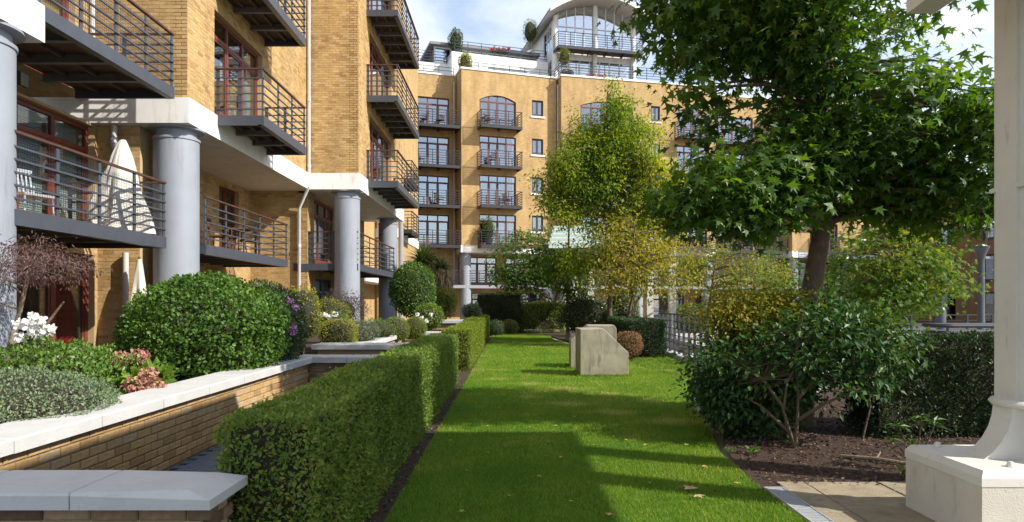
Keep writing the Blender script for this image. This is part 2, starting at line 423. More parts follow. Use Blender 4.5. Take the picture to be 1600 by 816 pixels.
class MB:
    def __init__(s):
        s.v = []; s.f = []; s.r = []; s.cr = 0.5
    def add(s, vs, fs):
        b = len(s.v)
        s.v.extend(vs)
        for f in fs:
            s.f.append([i + b for i in f]); s.r.append(s.cr)
        return s
    def box(s, x0, x1, y0, y1, z0, z1):
        return s.add([(x0,y0,z0),(x1,y0,z0),(x1,y1,z0),(x0,y1,z0),(x0,y0,z1),(x1,y0,z1),(x1,y1,z1),(x0,y1,z1)],
            [(0,3,2,1),(4,5,6,7),(0,1,5,4),(1,2,6,5),(2,3,7,6),(3,0,4,7)])
    def lbox(s, fr, a0, a1, b0, b1, z0, z1):
        """box in a wall frame: a along the wall, b out of the wall, z up"""
        o, u, n = fr
        P = [o + u*a + n*b + Vector((0,0,z)) for z in (z0, z1) for (a, b) in ((a0,b0),(a1,b0),(a1,b1),(a0,b1))]
        return s.add([tuple(p) for p in P], [(0,1,2,3),(7,6,5,4),(4,5,1,0),(5,6,2,1),(6,7,3,2),(7,4,0,3)])
    def bevbox(s, x0, x1, y0, y1, z0, z1, e):
        """box with a chamfered top edge"""
        v = [(x0,y0,z0),(x1,y0,z0),(x1,y1,z0),(x0,y1,z0),(x0,y0,z1-e),(x1,y0,z1-e),(x1,y1,z1-e),(x0,y1,z1-e),
             (x0+e,y0+e,z1),(x1-e,y0+e,z1),(x1-e,y1-e,z1),(x0+e,y1-e,z1)]
        return s.add(v, [(0,3,2,1),(8,9,10,11),(0,1,5,4),(1,2,6,5),(2,3,7,6),(3,0,4,7),(4,5,9,8),(5,6,10,9),(6,7,11,10),(7,4,8,11)])
    def bar(s, p0, p1, w, h):
        p0 = Vector(p0); p1 = Vector(p1)
        d = (p1 - p0).normalized()
        up = Vector((0,0,1)) if abs(d.z) < 0.95 else Vector((0,1,0))
        a = d.cross(up).normalized() * (w/2)
        b = a.cross(d).normalized() * (h/2)
        P = []
        for p in (p0, p1):
            P += [p-a-b, p+a-b, p+a+b, p-a+b]
        return s.add([tuple(p) for p in P], [(3,2,1,0),(4,5,6,7),(0,1,5,4),(1,2,6,5),(2,3,7,6),(3,0,4,7)])
    def tube(s, pts, radii, n=6, cap=True):
        pts = [Vector(p) for p in pts]
        if not hasattr(radii, '__len__'): radii = [radii]*len(pts)
        base = len(s.v); vs = []
        prev = None
        for i, p in enumerate(pts):
            d = (pts[min(i+1, len(pts)-1)] - pts[max(i-1, 0)]).normalized()
            if prev is None:
                ref = Vector((1,0,0)) if abs(d.x) < 0.9 else Vector((0,1,0))
                a = d.cross(ref).normalized()
            else:
                a = (prev - d*prev.dot(d)).normalized()
            prev = a
            b = d.cross(a)
            for k in range(n):
                t = 2*math.pi*k/n
                vs.append(tuple(p + (a*math.cos(t) + b*math.sin(t))*radii[i]))
        fs = []
        for i in range(len(pts)-1):
            for k in range(n):
                k2 = (k+1) % n
                fs.append((i*n+k, i*n+k2, (i+1)*n+k2, (i+1)*n+k))
        if cap:
            fs.append(tuple(range(n-1, -1, -1)))
            fs.append(tuple((len(pts)-1)*n + k for k in range(n)))
        return s.add(vs, fs)
    def lathe(s, c, prof, n=24):
        vs = []; fs = []
        for (r, z) in prof:
            for k in range(n):
                t = 2*math.pi*k/n
                vs.append((c[0]+r*math.cos(t), c[1]+r*math.sin(t), c[2]+z))
        for i in range(len(prof)-1):
            for k in range(n):
                k2 = (k+1) % n
                fs.append((i*n+k, i*n+k2, (i+1)*n+k2, (i+1)*n+k))
        fs.append(tuple(range(n-1, -1, -1)))
        fs.append(tuple((len(prof)-1)*n+k for k in range(n)))
        return s.add(vs, fs)
    def prism(s, poly, ext):
        poly = [Vector(p) for p in poly]; ext = Vector(ext); n = len(poly)
        vs = [tuple(p) for p in poly] + [tuple(p+ext) for p in poly]
        fs = [tuple(range(n-1, -1, -1)), tuple(range(n, 2*n))]
        fs += [(i, (i+1)%n, n+(i+1)%n, n+i) for i in range(n)]
        return s.add(vs, fs)
    def mesh(s, name, mat, org=Vector((0,0,0)), smooth=False, uv=False, rnd=False):
        V = np.array(s.v, dtype=np.float64) - np.array(org)[None, :]
        idx = [i for f in s.f for i in f]
        me = mesh_np(name, V, idx, [len(f) for f in s.f], mat, False, s.r if rnd else None)
        if smooth:
            for p in me.polygons: p.use_smooth = True
            try: me.set_sharp_from_angle(angle=R(38))
            except Exception: pass
        if uv:
            ul = me.uv_layers.new(name='UVMap')
            W = [Vector(v) for v in s.v]
            for p in me.polygons:
                nn = p.normal
                t = Vector((-nn.y, nn.x, 0))
                if t.length < 0.3:
                    for li in p.loop_indices:
                        w = W[me.loops[li].vertex_index]; ul.data[li].uv = (w.x, w.y)
                else:
                    t.normalize()
                    for li in p.loop_indices:
                        w = W[me.loops[li].vertex_index]; ul.data[li].uv = (w.dot(t), w.z)
        return me
    def build(s, name, mat, parent=None, smooth=False, uv=False, rnd=False, **kw):
        org = ORG[parent.name] if parent is not None else Vector((0,0,0))
        return link(name, s.mesh(name, mat, org, smooth, uv, rnd), parent, **kw)

def frame(o, ang):
    """wall frame: u along the wall (left to right seen from outside), n outwards"""
    u = Vector((math.cos(ang), math.sin(ang), 0))
    return (Vector(o), u, Vector((u.y, -u.x, 0)))

def copy_tree(src, loc, rot=0.0, label=None):
    c = src.copy(); col.objects.link(c)
    c.location = loc; c.rotation_euler.z = rot
    if label: c['label'] = label
    for ch in list(src.children):
        k = ch.copy(); col.objects.link(k); k.parent = c
        for g in list(ch.children):
            q = g.copy(); col.objects.link(q); q.parent = k
    return c

# ---- walls with openings, bricks
def wall_cells(L0, L1, z0, z1, holes):
    us = sorted({L0, L1, *[min(max(h[0],L0),L1) for h in holes], *[min(max(h[1],L0),L1) for h in holes]})
    zs = sorted({z0, z1, *[min(max(h[2],z0),z1) for h in holes], *[min(max(h[3],z0),z1) for h in holes]})
    for i in range(len(us)-1):
        run = None
        for j in range(len(zs)-1):
            um = (us[i]+us[i+1])/2; zm = (zs[j]+zs[j+1])/2
            inside = any(h[0] < um < h[1] and h[2] < zm < h[3] for h in holes)
            if inside:
                if run: yield (us[i], us[i+1], run[0], run[1]); run = None
            else:
                run = (run[0], zs[j+1]) if run else (zs[j], zs[j+1])
        if run: yield (us[i], us[i+1], run[0], run[1])

def wall(mb, fr, a0, a1, z0, z1, thick, holes=(), front=0.0):
    for (x0, x1, y0, y1) in wall_cells(a0, a1, z0, z1, list(holes)):
        mb.lbox(fr, x0, x1, front-thick, front, y0, y1)

BW, BH, BJ = 0.225, 0.075, 0.010
def bricks_on(mb, fr, a0, a1, z0, z1, holes=(), proud=0.004, jit=0.0):
    o, u, n = fr
    nrow = int((z1 - z0 + BJ*0.5) / BH)
    for r in range(nrow):
        zb = z0 + r*BH + BJ*0.5; zt = zb + BH - BJ
        zm = (zb+zt)/2
        segs = [(a0, a1)]
        for h in holes:
            if h[2] < zm < h[3]:
                ns = []
                for (s0, s1) in segs:
                    if h[1] <= s0 or h[0] >= s1: ns.append((s0, s1)); continue
                    if h[0] > s0: ns.append((s0, h[0]))
                    if h[1] < s1: ns.append((h[1], s1))
                segs = ns
        off = 0 if r % 2 == 0 else BW/2
        for (s0, s1) in segs:
            k0 = math.floor((s0 - a0 - off)/BW)
            x = a0 + off + k0*BW
            while x < s1:
                b0 = max(x + BJ*0.5, s0 + 0.002); b1 = min(x + BW - BJ*0.5, s1 - 0.002)
                x += BW
                if b1 - b0 < 0.02: continue
                mb.cr = random.random()
                p = proud + (random.random()-0.5)*0.004
                base = len(mb.v)
                for b in (0.0, p):
                    for (a, z) in ((b0,zb),(b1,zb),(b1,zt),(b0,zt)):
                        q = o + u*a + n*b
                        mb.v.append((q.x, q.y, q.z+z))
                for f in ((4,5,6,7),(0,1,5,4),(1,2,6,5),(2,3,7,6),(3,0,4,7)):
                    mb.f.append([base+i for i in f]); mb.r.append(mb.cr)

# ---- foliage
T_OVAL = (np.array([(0,0,0),(0.45,0.27,0.07),(1,0,-0.06),(0.45,-0.27,0.07)]), [(0,2,1),(0,3,2)])
T_LONG = (np.array([(0,0,0),(0.45,0.15,0.05),(1,0,-0.12),(0.45,-0.15,0.05)]), [(0,2,1),(0,3,2)])
T_ROUND = (np.array([(0,0,0),(0.3,0.33,0.05),(0.75,0.30,0.04),(1,0,-0.04),(0.75,-0.30,0.04),(0.3,-0.33,0.05)]), [(0,3,2,1),(0,5,4,3)])
def _star():
    tips = [(-0.02,-0.52),(0.62,-0.60),(1.0,0.0),(0.62,0.60),(-0.02,0.52)]
    nts = [(0.0,-0.05),(0.27,-0.24),(0.48,-0.17),(0.48,0.17),(0.27,0.24),(0.0,0.05)]
    v = [(x, y, -0.28*((x-0.3)**2+y*y) + 0.10*abs(y)) for (x, y) in nts + tips]
    f = [(0,6,1),(1,7,2),(2,8,3),(3,9,4),(4,10,5),(0,1,2,3),(0,3,4,5)]
    return (np.array(v), f)
T_STAR = _star()
T_BLADE = (np.array([(0,0.06,0),(0,-0.06,0),(0.55,-0.045,0.10),(0.55,0.045,0.10),(1.0,0,0.34)]), [(0,1,2,3),(3,2,4)])
T_STRAP = (np.array([(0,0.03,0),(0,-0.03,0),(0.5,-0.035,0.02),(0.5,0.035,0.02),(1.0,0,-0.22)]), [(0,1,2,3),(3,2,4)])

def norm(a):
    return a / (np.linalg.norm(a, axis=1, keepdims=True) + 1e-9)
def leaf_mesh(name, P, T, N, S, tmpl, mat, rnd=None, org=None):
    tv, tf = tmpl
    n = len(P); k = len(tv)
    T = norm(T)
    B = norm(np.cross(N, T))
    N2 = np.cross(T, B)
    V = P[:, None, :] + S[:, None, None] * (tv[None, :, 0:1]*T[:, None, :] + tv[None, :, 1:2]*B[:, None, :] + tv[None, :, 2:3]*N2[:, None, :])
    V = V.reshape(-1, 3)
    if org is not None: V = V - np.array(org)[None, :]
    tot = [len(f) for f in tf]
    flat = np.array([i for f in tf for i in f])
    idx = (flat[None, :] + (np.arange(n)*k)[:, None]).ravel()
    lt = np.tile(tot, n)
    if rnd is None: rnd = RNG.random(n)
    rr = np.repeat(np.clip(rnd, 0, 1), len(tf))
    return mesh_np(name, V, idx, lt, mat, False, rr)
def leaves(name, P, T, N, S, tmpl, mat, parent, rnd=None, kind=None):
    return link(name, leaf_mesh(name, P, T, N, S, tmpl, mat, rnd, ORG[parent.name]), parent, kind=kind)

def vnoise(P, s, seed=0):
    """cheap smooth noise: a few random sine waves"""
    r = np.random.default_rng(seed)
    out = np.zeros(len(P))
    for i in range(7):
        k = r.normal(size=3) * s * (1 + 0.35*i)
        out += np.sin(P @ k + r.random()*6.28) / (1 + 0.3*i)
    return out / 3.2

# ================================================================ SETTING
def sheet(name, poly, z, mat, kind='structure', parent=None, thick=None):
    mb = MB()
    mb.add([(x, y, z) for (x, y) in poly], [tuple(range(len(poly)))])
    return mb.build(name, mat, parent, kind=kind)
ground = sheet('ground', [(-400, -60), (400, -60), (400, 700), (-400, 700)], -0.06, M['ground'])
plaza = sheet('plaza_pavement', [(4.9, 9.6), (60, 9.6), (60, 52), (2.0, 52), (2.0, 36.5), (4.9, 34)], -0.03, M['plaza'])
LAWN = [(-0.93, 1.2), (2.14, 1.2), (2.14, 6.0), (2.2, 7.2), (2.45, 8.4), (2.75, 10.2), (3.3, 12.6), (4.2, 15.6), (4.62, 17.6), (4.5, 20.5), (3.6, 23.2),
        (2.6, 24.6), (2.0, 26.5), (1.75, 29), (1.8, 32), (1.2, 34.2), (-0.9, 34.6), (-0.93, 30)]
lawn = sheet('lawn', LAWN, 0.004, M['lawn'])
bed = sheet('soil_bed', [(2.1, 5.8), (6.5, 5.9), (9.5, 9.5), (9.5, 11), (5.2, 17.4), (4.7, 17.5), (4.3, 15.6), (3.4, 12.6), (2.85, 10.2), (2.55, 8.4), (2.28, 7.2)], 0.012, M['mulch'])
bed2 = sheet('hedge_bed', [(-1.62, 3.4), (-0.9, 3.4), (-0.9, 34), (-1.75, 34)], 0.0, M['soil'])
bed3 = sheet('far_bed', [(-4.5, 34.2), (1.6, 34.2), (2.2, 29), (2.6, 25), (5.4, 21), (7, 24), (7, 40), (-4.5, 40)], -0.008, M['soil'])

# soil that shows as crumbs and bark chips
def chips(name, poly_fn, n, smin, smax, mat, z):
    P = poly_fn(n)
    n = len(P)
    T = RNG.normal(size=(n, 3)) * np.array([1, 1, 0.25]); N = RNG.normal(size=(n, 3)) * 0.5 + np.array([0, 0, 1])
    S = RNG.uniform(smin, smax, n)
    P3 = np.column_stack([P, np.full(n, z) + RNG.random(n)*0.012])
    me = leaf_mesh(name, P3, T, N, S, T_OVAL, mat)
    return link(name, me, None, label='loose bark chips and crumbs of soil', cat='mulch', kind='stuff')
def pts_in_poly(poly, n):
    p = np.array(poly); lo = p.min(0); hi = p.max(0)
    Q = RNG.random((n, 2)) * (hi - lo) + lo
    ins = np.zeros(n, bool)
    j = len(p) - 1
    for i in range(len(p)):
        c = ((p[i,1] > Q[:,1]) != (p[j,1] > Q[:,1])) & (Q[:,0] < (p[j,0]-p[i,0])*(Q[:,1]-p[i,1])/(p[j,1]-p[i,1]+1e-12) + p[i,0])
        ins ^= c
        j = i
    return Q[ins]
M['chip'] = leafmat('bark_chip', [(0.03, 0.017, 0.011), (0.075, 0.042, 0.028), (0.12, 0.075, 0.05), (0.20, 0.14, 0.09)], 0.9, 0.0, 0.2)
o = chips('bark_chips', lambda n: pts_in_poly([(2.2, 5.9), (5.2, 5.9), (7.0, 9.5), (3.2, 11.5), (2.7, 9.8), (2.4, 8.0)], n), 16000, 0.012, 0.05, M['chip'], 0.016)
o['label'] = 'brown bark mulch scattered over the bed under the camellia'
o = chips('hedge_litter', lambda n: pts_in_poly([(-1.6, 3.4), (-0.91, 3.4), (-0.91, 14), (-1.6, 14)], n), 5000, 0.01, 0.04, M['chip'], 0.003)
o['label'] = 'dark leaf litter along the foot of the near hedge'

# grass blades: dense near the camera, thinner and broader further off
def grass():
    PP = []; SS = []
    for (y0, y1, dens, s) in ((4.3, 7.0, 7500, 0.034), (7.0, 10.5, 4200, 0.038), (10.5, 16, 2000, 0.045), (16, 34.6, 700, 0.06)):
        q = pts_in_poly(LAWN, int(dens * 6.2 * 34))
        q = q[(q[:,1] > y0) & (q[:,1] <= y1)]
        PP.append(q); SS.append(np.full(len(q), s))
    for (bx0, by0, w_, d_) in ((1.46, 14.6, 1.04, 0.82), (1.40, 16.4, 1.1, 0.7)):     # longer tufts the mower misses round the stone blocks
        k = 900; e = RNG.random(k); side = RNG.integers(0, 3, k)
        x_ = np.where(side == 0, bx0+e*w_, np.where(side == 1, bx0-0.02, bx0+w_+0.02)) + RNG.normal(size=k)*0.02
        y_ = np.where(side == 0, by0-0.02, by0+e*d_) + RNG.normal(size=k)*0.02
        PP.append(np.column_stack([x_, y_])); SS.append(np.full(k, 0.085))
    P = np.vstack(PP); S = np.concatenate(SS)
    n = len(P)
    patch = vnoise(np.column_stack([P, np.zeros(n)]), 1.1, 3)
    S = S * RNG.uniform(0.55, 1.25, n) * (1 + 0.15*patch)
    P3 = np.column_stack([P, np.full(n, 0.004)])
    ang = RNG.random(n)*6.283
    lean = RNG.uniform(0.1, 0.8, n)
    T = np.column_stack([np.cos(ang)*lean, np.sin(ang)*lean, np.ones(n)])
    N = np.column_stack([np.cos(ang), np.sin(ang), np.full(n, -0.2)])
    stripe = np.where(np.floor((P[:,0] + 0.93) / 0.55) % 2 == 0, 0.035, -0.035)
    worn = vnoise(np.column_stack([P, np.zeros(n)]), 4.0, 17); dry = np.clip(vnoise(np.column_stack([P, np.zeros(n)]), 2.3, 23) - 0.28, 0, 1)*0.85
    rnd = np.clip(0.40 + 0.22*patch + 0.10*worn + dry + stripe + RNG.normal(size=n)*0.2, 0, 1)
    return link('grass', leaf_mesh('grass', P3, T, N, S, T_BLADE, M['lf_grass'], rnd), None,
                label='short mown grass of the long lawn', cat='grass', kind='stuff')
grass()

# ================================================================ building kit
def pane_box(fr, a0, a1, z0, z1, b):
    return MB().lbox(fr, a0, a1, b-0.006, b+0.006, z0, z1)
def fold_cloth(mb, fr, a0, a1, b, z0, z1, amp=0.03, wl=0.16):
    n = max(6, int((a1-a0)/wl*6))
    o, u, nn = fr
    vs = []
    for z in (z0, z1):
        for i in range(n+1):
            a = a0 + (a1-a0)*i/n
            p = o + u*a + nn*(b + amp*math.sin(6.283*(a-a0)/wl + 0.6*math.sin(i)))
            vs.append((p.x, p.y, p.z+z))
    mb.add(vs, [(i, i+1, n+2+i, n+1+i) for i in range(n)])

def window(parent, fr, a0, a1, z0, z1, nl, fm, gm, back='net', inset=0.12, transom=0.48, fw=0.07, depth=0.07, room=True, rail=True):
    """timber window: frame > panes, blind or curtain, dim interior"""
    mb = MB(); b1 = -inset; b0 = b1 - depth
    L = mb.lbox
    L(fr, a0, a0+fw, b0, b1, z0, z1); L(fr, a1-fw, a1, b0, b1, z0, z1)
    L(fr, a0+fw, a1-fw, b0, b1, z1-fw, z1); L(fr, a0+fw, a1-fw, b0, b1, z0, z0+fw*1.3)
    w = (a1-a0-2*fw)/nl
    zt = z1 - transom if transom else z1 - fw
    cols_ = []
    for i in range(nl):
        x0 = a0+fw+i*w; x1 = x0+w
        if i: L(fr, x0-fw*0.55, x0+fw*0.55, b0-0.002, b1-0.004, z0+fw*1.3, z1-fw)
        cols_.append((x0 + (fw*0.55 if i else 0), x1 - (fw*0.55 if i < nl-1 else 0)))
    if transom:
        for (x0, x1) in cols_: L(fr, x0, x1, b0-0.001, b1-0.003, zt-fw*0.5, zt+fw*0.5)
    sw = fw*0.6
    for (x0, x1) in cols_:          # leaf stiles and rails
        zlo = z0+fw*1.3; zhi = zt-fw*0.5 if transom else z1-fw
        L(fr, x0, x0+sw, b0+0.012, b1-0.016, zlo, zhi); L(fr, x1-sw, x1, b0+0.012, b1-0.016, zlo, zhi)
        L(fr, x0+sw, x1-sw, b0+0.012, b1-0.016, zhi-sw, zhi); L(fr, x0+sw, x1-sw, b0+0.012, b1-0.016, zlo, zlo+sw*2.2)
    fo = mb.build('window', fm, parent)
    for (x0, x1) in cols_:
        zhi = zt-fw*0.5-sw if transom else z1-fw-sw
        pane_box(fr, x0+sw, x1-sw, z0+fw*1.3+sw*2.2, zhi, b0+0.03).build('pane', gm, fo)
        if transom:
            pane_box(fr, x0, x1, zt+fw*0.5, z1-fw, b0+0.03).build('pane', gm, fo)
    bi = b0 - 0.10
    if back == 'blind':
        for (x0, x1) in cols_:
            m2 = MB(); z = z0+0.12; c = math.cos(1.12)*0.023; s_ = math.sin(1.12)*0.023
            o, u, nn = fr
            while z < z1-0.08:
                p = [o+u*(x0+0.02)+nn*(bi-c)+Vector((0,0,z+s_)), o+u*(x1-0.02)+nn*(bi-c)+Vector((0,0,z+s_)),
                     o+u*(x1-0.02)+nn*(bi+c)+Vector((0,0,z-s_)), o+u*(x0+0.02)+nn*(bi+c)+Vector((0,0,z-s_))]
                m2.add([tuple(q) for q in p], [(0,1,2,3)]); z += 0.043
            m2.build('blind', M['blind'], fo)
    elif back == 'net':
        for j, (x0, x1) in enumerate(cols_):
            if random.random() < 0.66:
                m2 = MB(); k = random.choice((1.0, 1.0, 0.55))
                fold_cloth(m2, fr, x0, x0+(x1-x0)*k, bi, z0+0.1, z1-0.08, 0.02, 0.13)
                m2.build('curtain', M['net'], fo)
    elif back == 'red':
        m2 = MB(); x0, x1 = cols_[-1]
        fold_cloth(m2, fr, x0+(x1-x0)*0.2, x0+(x1-x0)*0.75, b0-0.05, z0+0.05, z1-0.55, 0.035, 0.15)
        m2.build('curtain', M['red_cloth'], fo)
    if room:
        MB().lbox(fr, a0, a1, b0-0.75, b0-0.70, z0, z1).build('interior', M['room'], fo)
    return fo

def balcony(parent, fr, a0, a1, proj, z, ends=(1, 1), near=True, wire=False, fascia=0.23, nrail=5, inner=0.0):
    sm = M['steel'] if near else M['steel_far']
    mb = MB(); L = mb.lbox
    L(fr, a0, a1, proj-0.05, proj, z-fascia, z-0.015)
    L(fr, a0, a1, proj-0.13, proj-0.05, z-fascia, z-fascia+0.018)
    L(fr, a0, a0+0.05, inner, proj-0.05, z-fascia, z-0.015)
    L(fr, a1-0.05, a1, inner, proj-0.05, z-fascia, z-0.015)
    bo = mb.build('balcony', sm, parent)
    MB().lbox(fr, a0+0.05, a1-0.05, inner, proj-0.05, z-0.05, z).build('deck', M['deck'], bo)
    nj = max(2, round((a1-a0)/(0.95 if near else 1.3)))
    for i in range(1, nj):
        a = a0+(a1-a0)*i/nj
        MB().lbox(fr, a-0.008, a+0.008, inner, proj-0.06, z-0.19, z-0.052).lbox(fr, a-0.05, a+0.05, inner, proj-0.14, z-0.205, z-0.19).build('joist', M['joist'] if near else sm, bo)
    if near:
        for k in range(3):
            b = inner + (proj-inner)*(k+0.8)/3.4
            for i in range(nj):
                x0 = a0+(a1-a0)*i/nj+0.06; x1 = a0+(a1-a0)*(i+1)/nj-0.06
                MB().lbox(fr, x0, x1, b-0.03, b+0.03, z-0.13, z-0.052).build('batten', M['deck'], bo)
    bp = proj-0.03
    npost = max(2, round((a1-a0)/1.0))
    posts = [a0+0.03+(a1-a0-0.06)*i/npost for i in range(npost+1)]
    rails = [z+0.13+0.172*i for i in range(nrail)]
    pw = 0.035 if near else 0.025
    rr = 0.0135 if near else 0.016
    if near:
        for a in posts:
            MB().lbox(fr, a-pw, a+pw, bp-0.018, bp+0.004, z-0.06, z+1.0).build('post', sm, bo)
        for e, on in enumerate(ends):
            if on:
                a = (a0+0.03, a1-0.03)[e]
                for b in (inner+0.06, inner+(proj-inner)*0.5):
                    MB().lbox(fr, a-0.01, a+0.01, b-pw, b+pw, z-0.05, z+1.0).build('post', sm, bo)
        for zr in rails:
            m = MB()
            m.lbox(fr, a0+0.01, a1-0.01, bp+0.005, bp+0.005+2*rr, zr-rr, zr+rr)
            if ends[0]: m.lbox(fr, a0+0.005, a0+0.005+2*rr, inner, bp, zr-rr, zr+rr)
            if ends[1]: m.lbox(fr, a1-0.005-2*rr, a1-0.005, inner, bp, zr-rr, zr+rr)
            m.build('rail', sm, bo)
        m = MB()
        m.lbox(fr, a0-0.01, a1+0.01, bp-0.03, bp+0.03, z+1.0, z+1.035)
        if ends[0]: m.lbox(fr, a0-0.01, a0+0.05, inner, bp-0.03, z+1.0, z+1.034)
        if ends[1]: m.lbox(fr, a1-0.05, a1+0.01, inner, bp-0.03, z+1.0, z+1.034)
        m.build('handrail', M['handrail'], bo)
        if wire:
            m = MB(); a = a0+0.05
            while a < a1-0.03:
                m.lbox(fr, a-0.0015, a+0.0015, bp-0.026, bp-0.022, z+0.06, z+0.92); a += 0.05
            zz = z+0.08
            while zz < z+0.92:
                m.lbox(fr, a0+0.03, a1-0.03, bp-0.030, bp-0.026, zz-0.0015, zz+0.0015); zz += 0.05
            m.build('wire_mesh', M['steel'], bo, kind='stuff')
    else:
        m = MB()
        for a in posts: m.lbox(fr, a-pw, a+pw, bp-0.02, bp+0.004, z-0.04, z+0.99)
        for e, on in enumerate(ends):
            if on:
                a = (a0+0.03, a1-0.03)[e]
                m.lbox(fr, a-0.012, a+0.012, inner+0.03, inner+0.03+2*pw, z-0.04, z+0.99)
        for zr in rails:
            m.lbox(fr, a0+0.01, a1-0.01, bp+0.005, bp+0.005+2*rr, zr-rr, zr+rr)
            if ends[0]: m.lbox(fr, a0+0.005, a0+0.005+2*rr, inner, bp, zr-rr, zr+rr)
            if ends[1]: m.lbox(fr, a1-0.005-2*rr, a1-0.005, inner, bp, zr-rr, zr+rr)
        m.build('railing', sm, bo)
        m = MB()
        m.lbox(fr, a0-0.01, a1+0.01, bp-0.03, bp+0.035, z+1.0, z+1.04)
        if ends[0]: m.lbox(fr, a0-0.01, a0+0.05, inner, bp-0.03, z+1.0, z+1.039)
        if ends[1]: m.lbox(fr, a1-0.05, a1+0.01, inner, bp-0.03, z+1.0, z+1.039)
        m.build('handrail', M['steel_far'], bo)
    return bo

def column(parent, x, y, r, z0, z1, n=40):
    MB().lathe((x, y, 0), [(r, z0), (r, z1-0.26), (r+0.02, z1-0.25), (r+0.02, z1-0.2), (r-0.04, z1-0.19), (r-0.04, z1-0.05), (r+0.10, z1-0.04), (r+0.10, z1-0.002)], n).build('column', M['column'], parent, smooth=True)
def pipe(parent, pts, r=0.045, mat=None, brackets=()):
    mb = MB().tube(pts, r, 10)
    for p in brackets:
        mb.lathe(p, [(r+0.015, -0.05), (r+0.015, 0.05)], 10)
    return mb.build('downpipe', mat or M['pipe'], parent, smooth=True)

LV = [2.85, 5.71, 8.58, 11.46, 14.34]
# ================================================================ LEFT APARTMENT BLOCK
lw = thing('apartment_block', (-8.0, 16.0, 0.0), 'long yellow brick apartment block with grey balconies along the left side', 'building')
FR0 = frame((-8.45, 0, 0), R(90))       # recessed wall of the near bay, a = world Y
FS1 = frame((-6.53, 0, 0), R(90))
FS2 = frame((-4.90, 0, 0), R(90))
FS3 = frame((-6.60, 0, 0), R(90))
FP1 = frame((0, 13.74, 0), 0)           # faces towards the camera, a = world X
FP2 = frame((0, 21.80, 0), 0)
FL1 = frame((0, 13.92, 0), 0)
FL2 = frame((0, 22.05, 0), 0)
TOP = 18.6
def brick_wall(fr, a0, a1, z0, z1, holes=(), brick_to=None, thick=0.3):
    zb = min(z1, brick_to) if brick_to else z1
    trim = 0.012 if abs(fr[1].x) > 0.9 else 0.0      # stop short of the side wall's own face
    m = MB(); wall(m, fr, a0, a1-trim, z0, zb, thick, [h for h in holes if h[2] < zb])
    m.build('wall', M['mortar'], lw)
    b = MB(); bricks_on(b, fr, a0, a1, z0, zb, holes)
    b.build('brickwork', M['brick'], lw, rnd=True, kind='stuff')
    if z1 > zb:
        m = MB(); wall(m, fr, a0, a1-trim, zb, z1, thick, [h for h in holes if h[3] > zb], front=0.007)
        m.build('wall', M['brick_far'], lw, uv=True)
# upper storeys
up_h0 = [(10.3, 13.2, z, z+2.32) for z in LV[1:]]
brick_wall(FR0, 9.4, 13.74, 5.7, TOP, up_h0, brick_to=8.4)
brick_wall(FS1, 4.0, 9.4, 5.7, TOP, [], brick_to=7.2)
brick_wall(FP1, -8.45, -6.53, 5.7, TOP, [], brick_to=9.0)
h1 = [(14.98, 17.85, z, z+2.32) for z in LV[1:]]
brick_wall(FS1, 13.74, 21.80, 5.7, TOP, h1, brick_to=11.7)
brick_wall(FP2, -6.53, -4.90, 5.7, TOP, [], brick_to=12.0)
h2 = [(23.5, 27.7, z, z+2.32) for z in LV[1:]]
brick_wall(FS2, 21.80, 30.5, 5.7, TOP, h2, brick_to=13.2)
# far return of the block
for q in ((-12, -4.9, 30.5, 30.8, 5.7, TOP), (-12.2, -12, 4, 30.8, 0, TOP)): MB().box(*q).build('wall', M['brick_far'], lw, uv=True)
MB().box(-12, -4.9, 4.0, 30.8, TOP, TOP+0.2).build('flat_roof', M['roof'], lw)
# white bands that carry the upper storeys, with their soffits
MB().box(-12, -6.47, 3.9, 9.46, 5.19, 5.70).build('white_band', M['white'], lw)
MB().box(-12, -6.47, 13.68, 21.90, 5.19, 5.70).build('white_band', M['white'], lw)
MB().box(-12, -4.84, 21.74, 30.6, 5.188, 5.702).build('white_band', M['white'], lw)
# lower storeys
lo_h0 = [(10.75, 13.80, 2.85, 5.14), (10.75, 13.80, 0.0, 2.55)]
brick_wall(FR0, 4.0, 13.92, -0.05, 5.19, lo_h0)
brick_wall(FL1, -8.45, -7.58, -0.05, 5.19, [])
m = MB(); m.box(-8.6, -7.578, 14.225, 15.0, -0.05, 5.18); m.build('wall', M['brick_far'], lw, uv=True)
lo_h1 = [(15.35, 16.25, 2.85, 5.0), (19.7, 21.1, 2.85, 5.0), (16.5, 19.0, 0, 2.4)]
brick_wall(FR0, 15.0, 22.05, -0.05, 5.19, lo_h1)
brick_wall(FL2, -8.45, -6.60, -0.05, 5.19, [])
lo_h3 = [(22.75, 25.6, 2.85, 5.05), (22.9, 25.3, 0.0, 2.4), (26.4, 29.2, 0.0, 2.4), (26.4, 29.2, 2.85, 5.05)]
brick_wall(FS3, 22.05, 30.5, -0.05, 5.18, lo_h3)
MB().lbox(FL2, -7.05, -6.56, 0.006, 0.03, 2.60, 2.84).build('steel_band', M['steel'], lw)
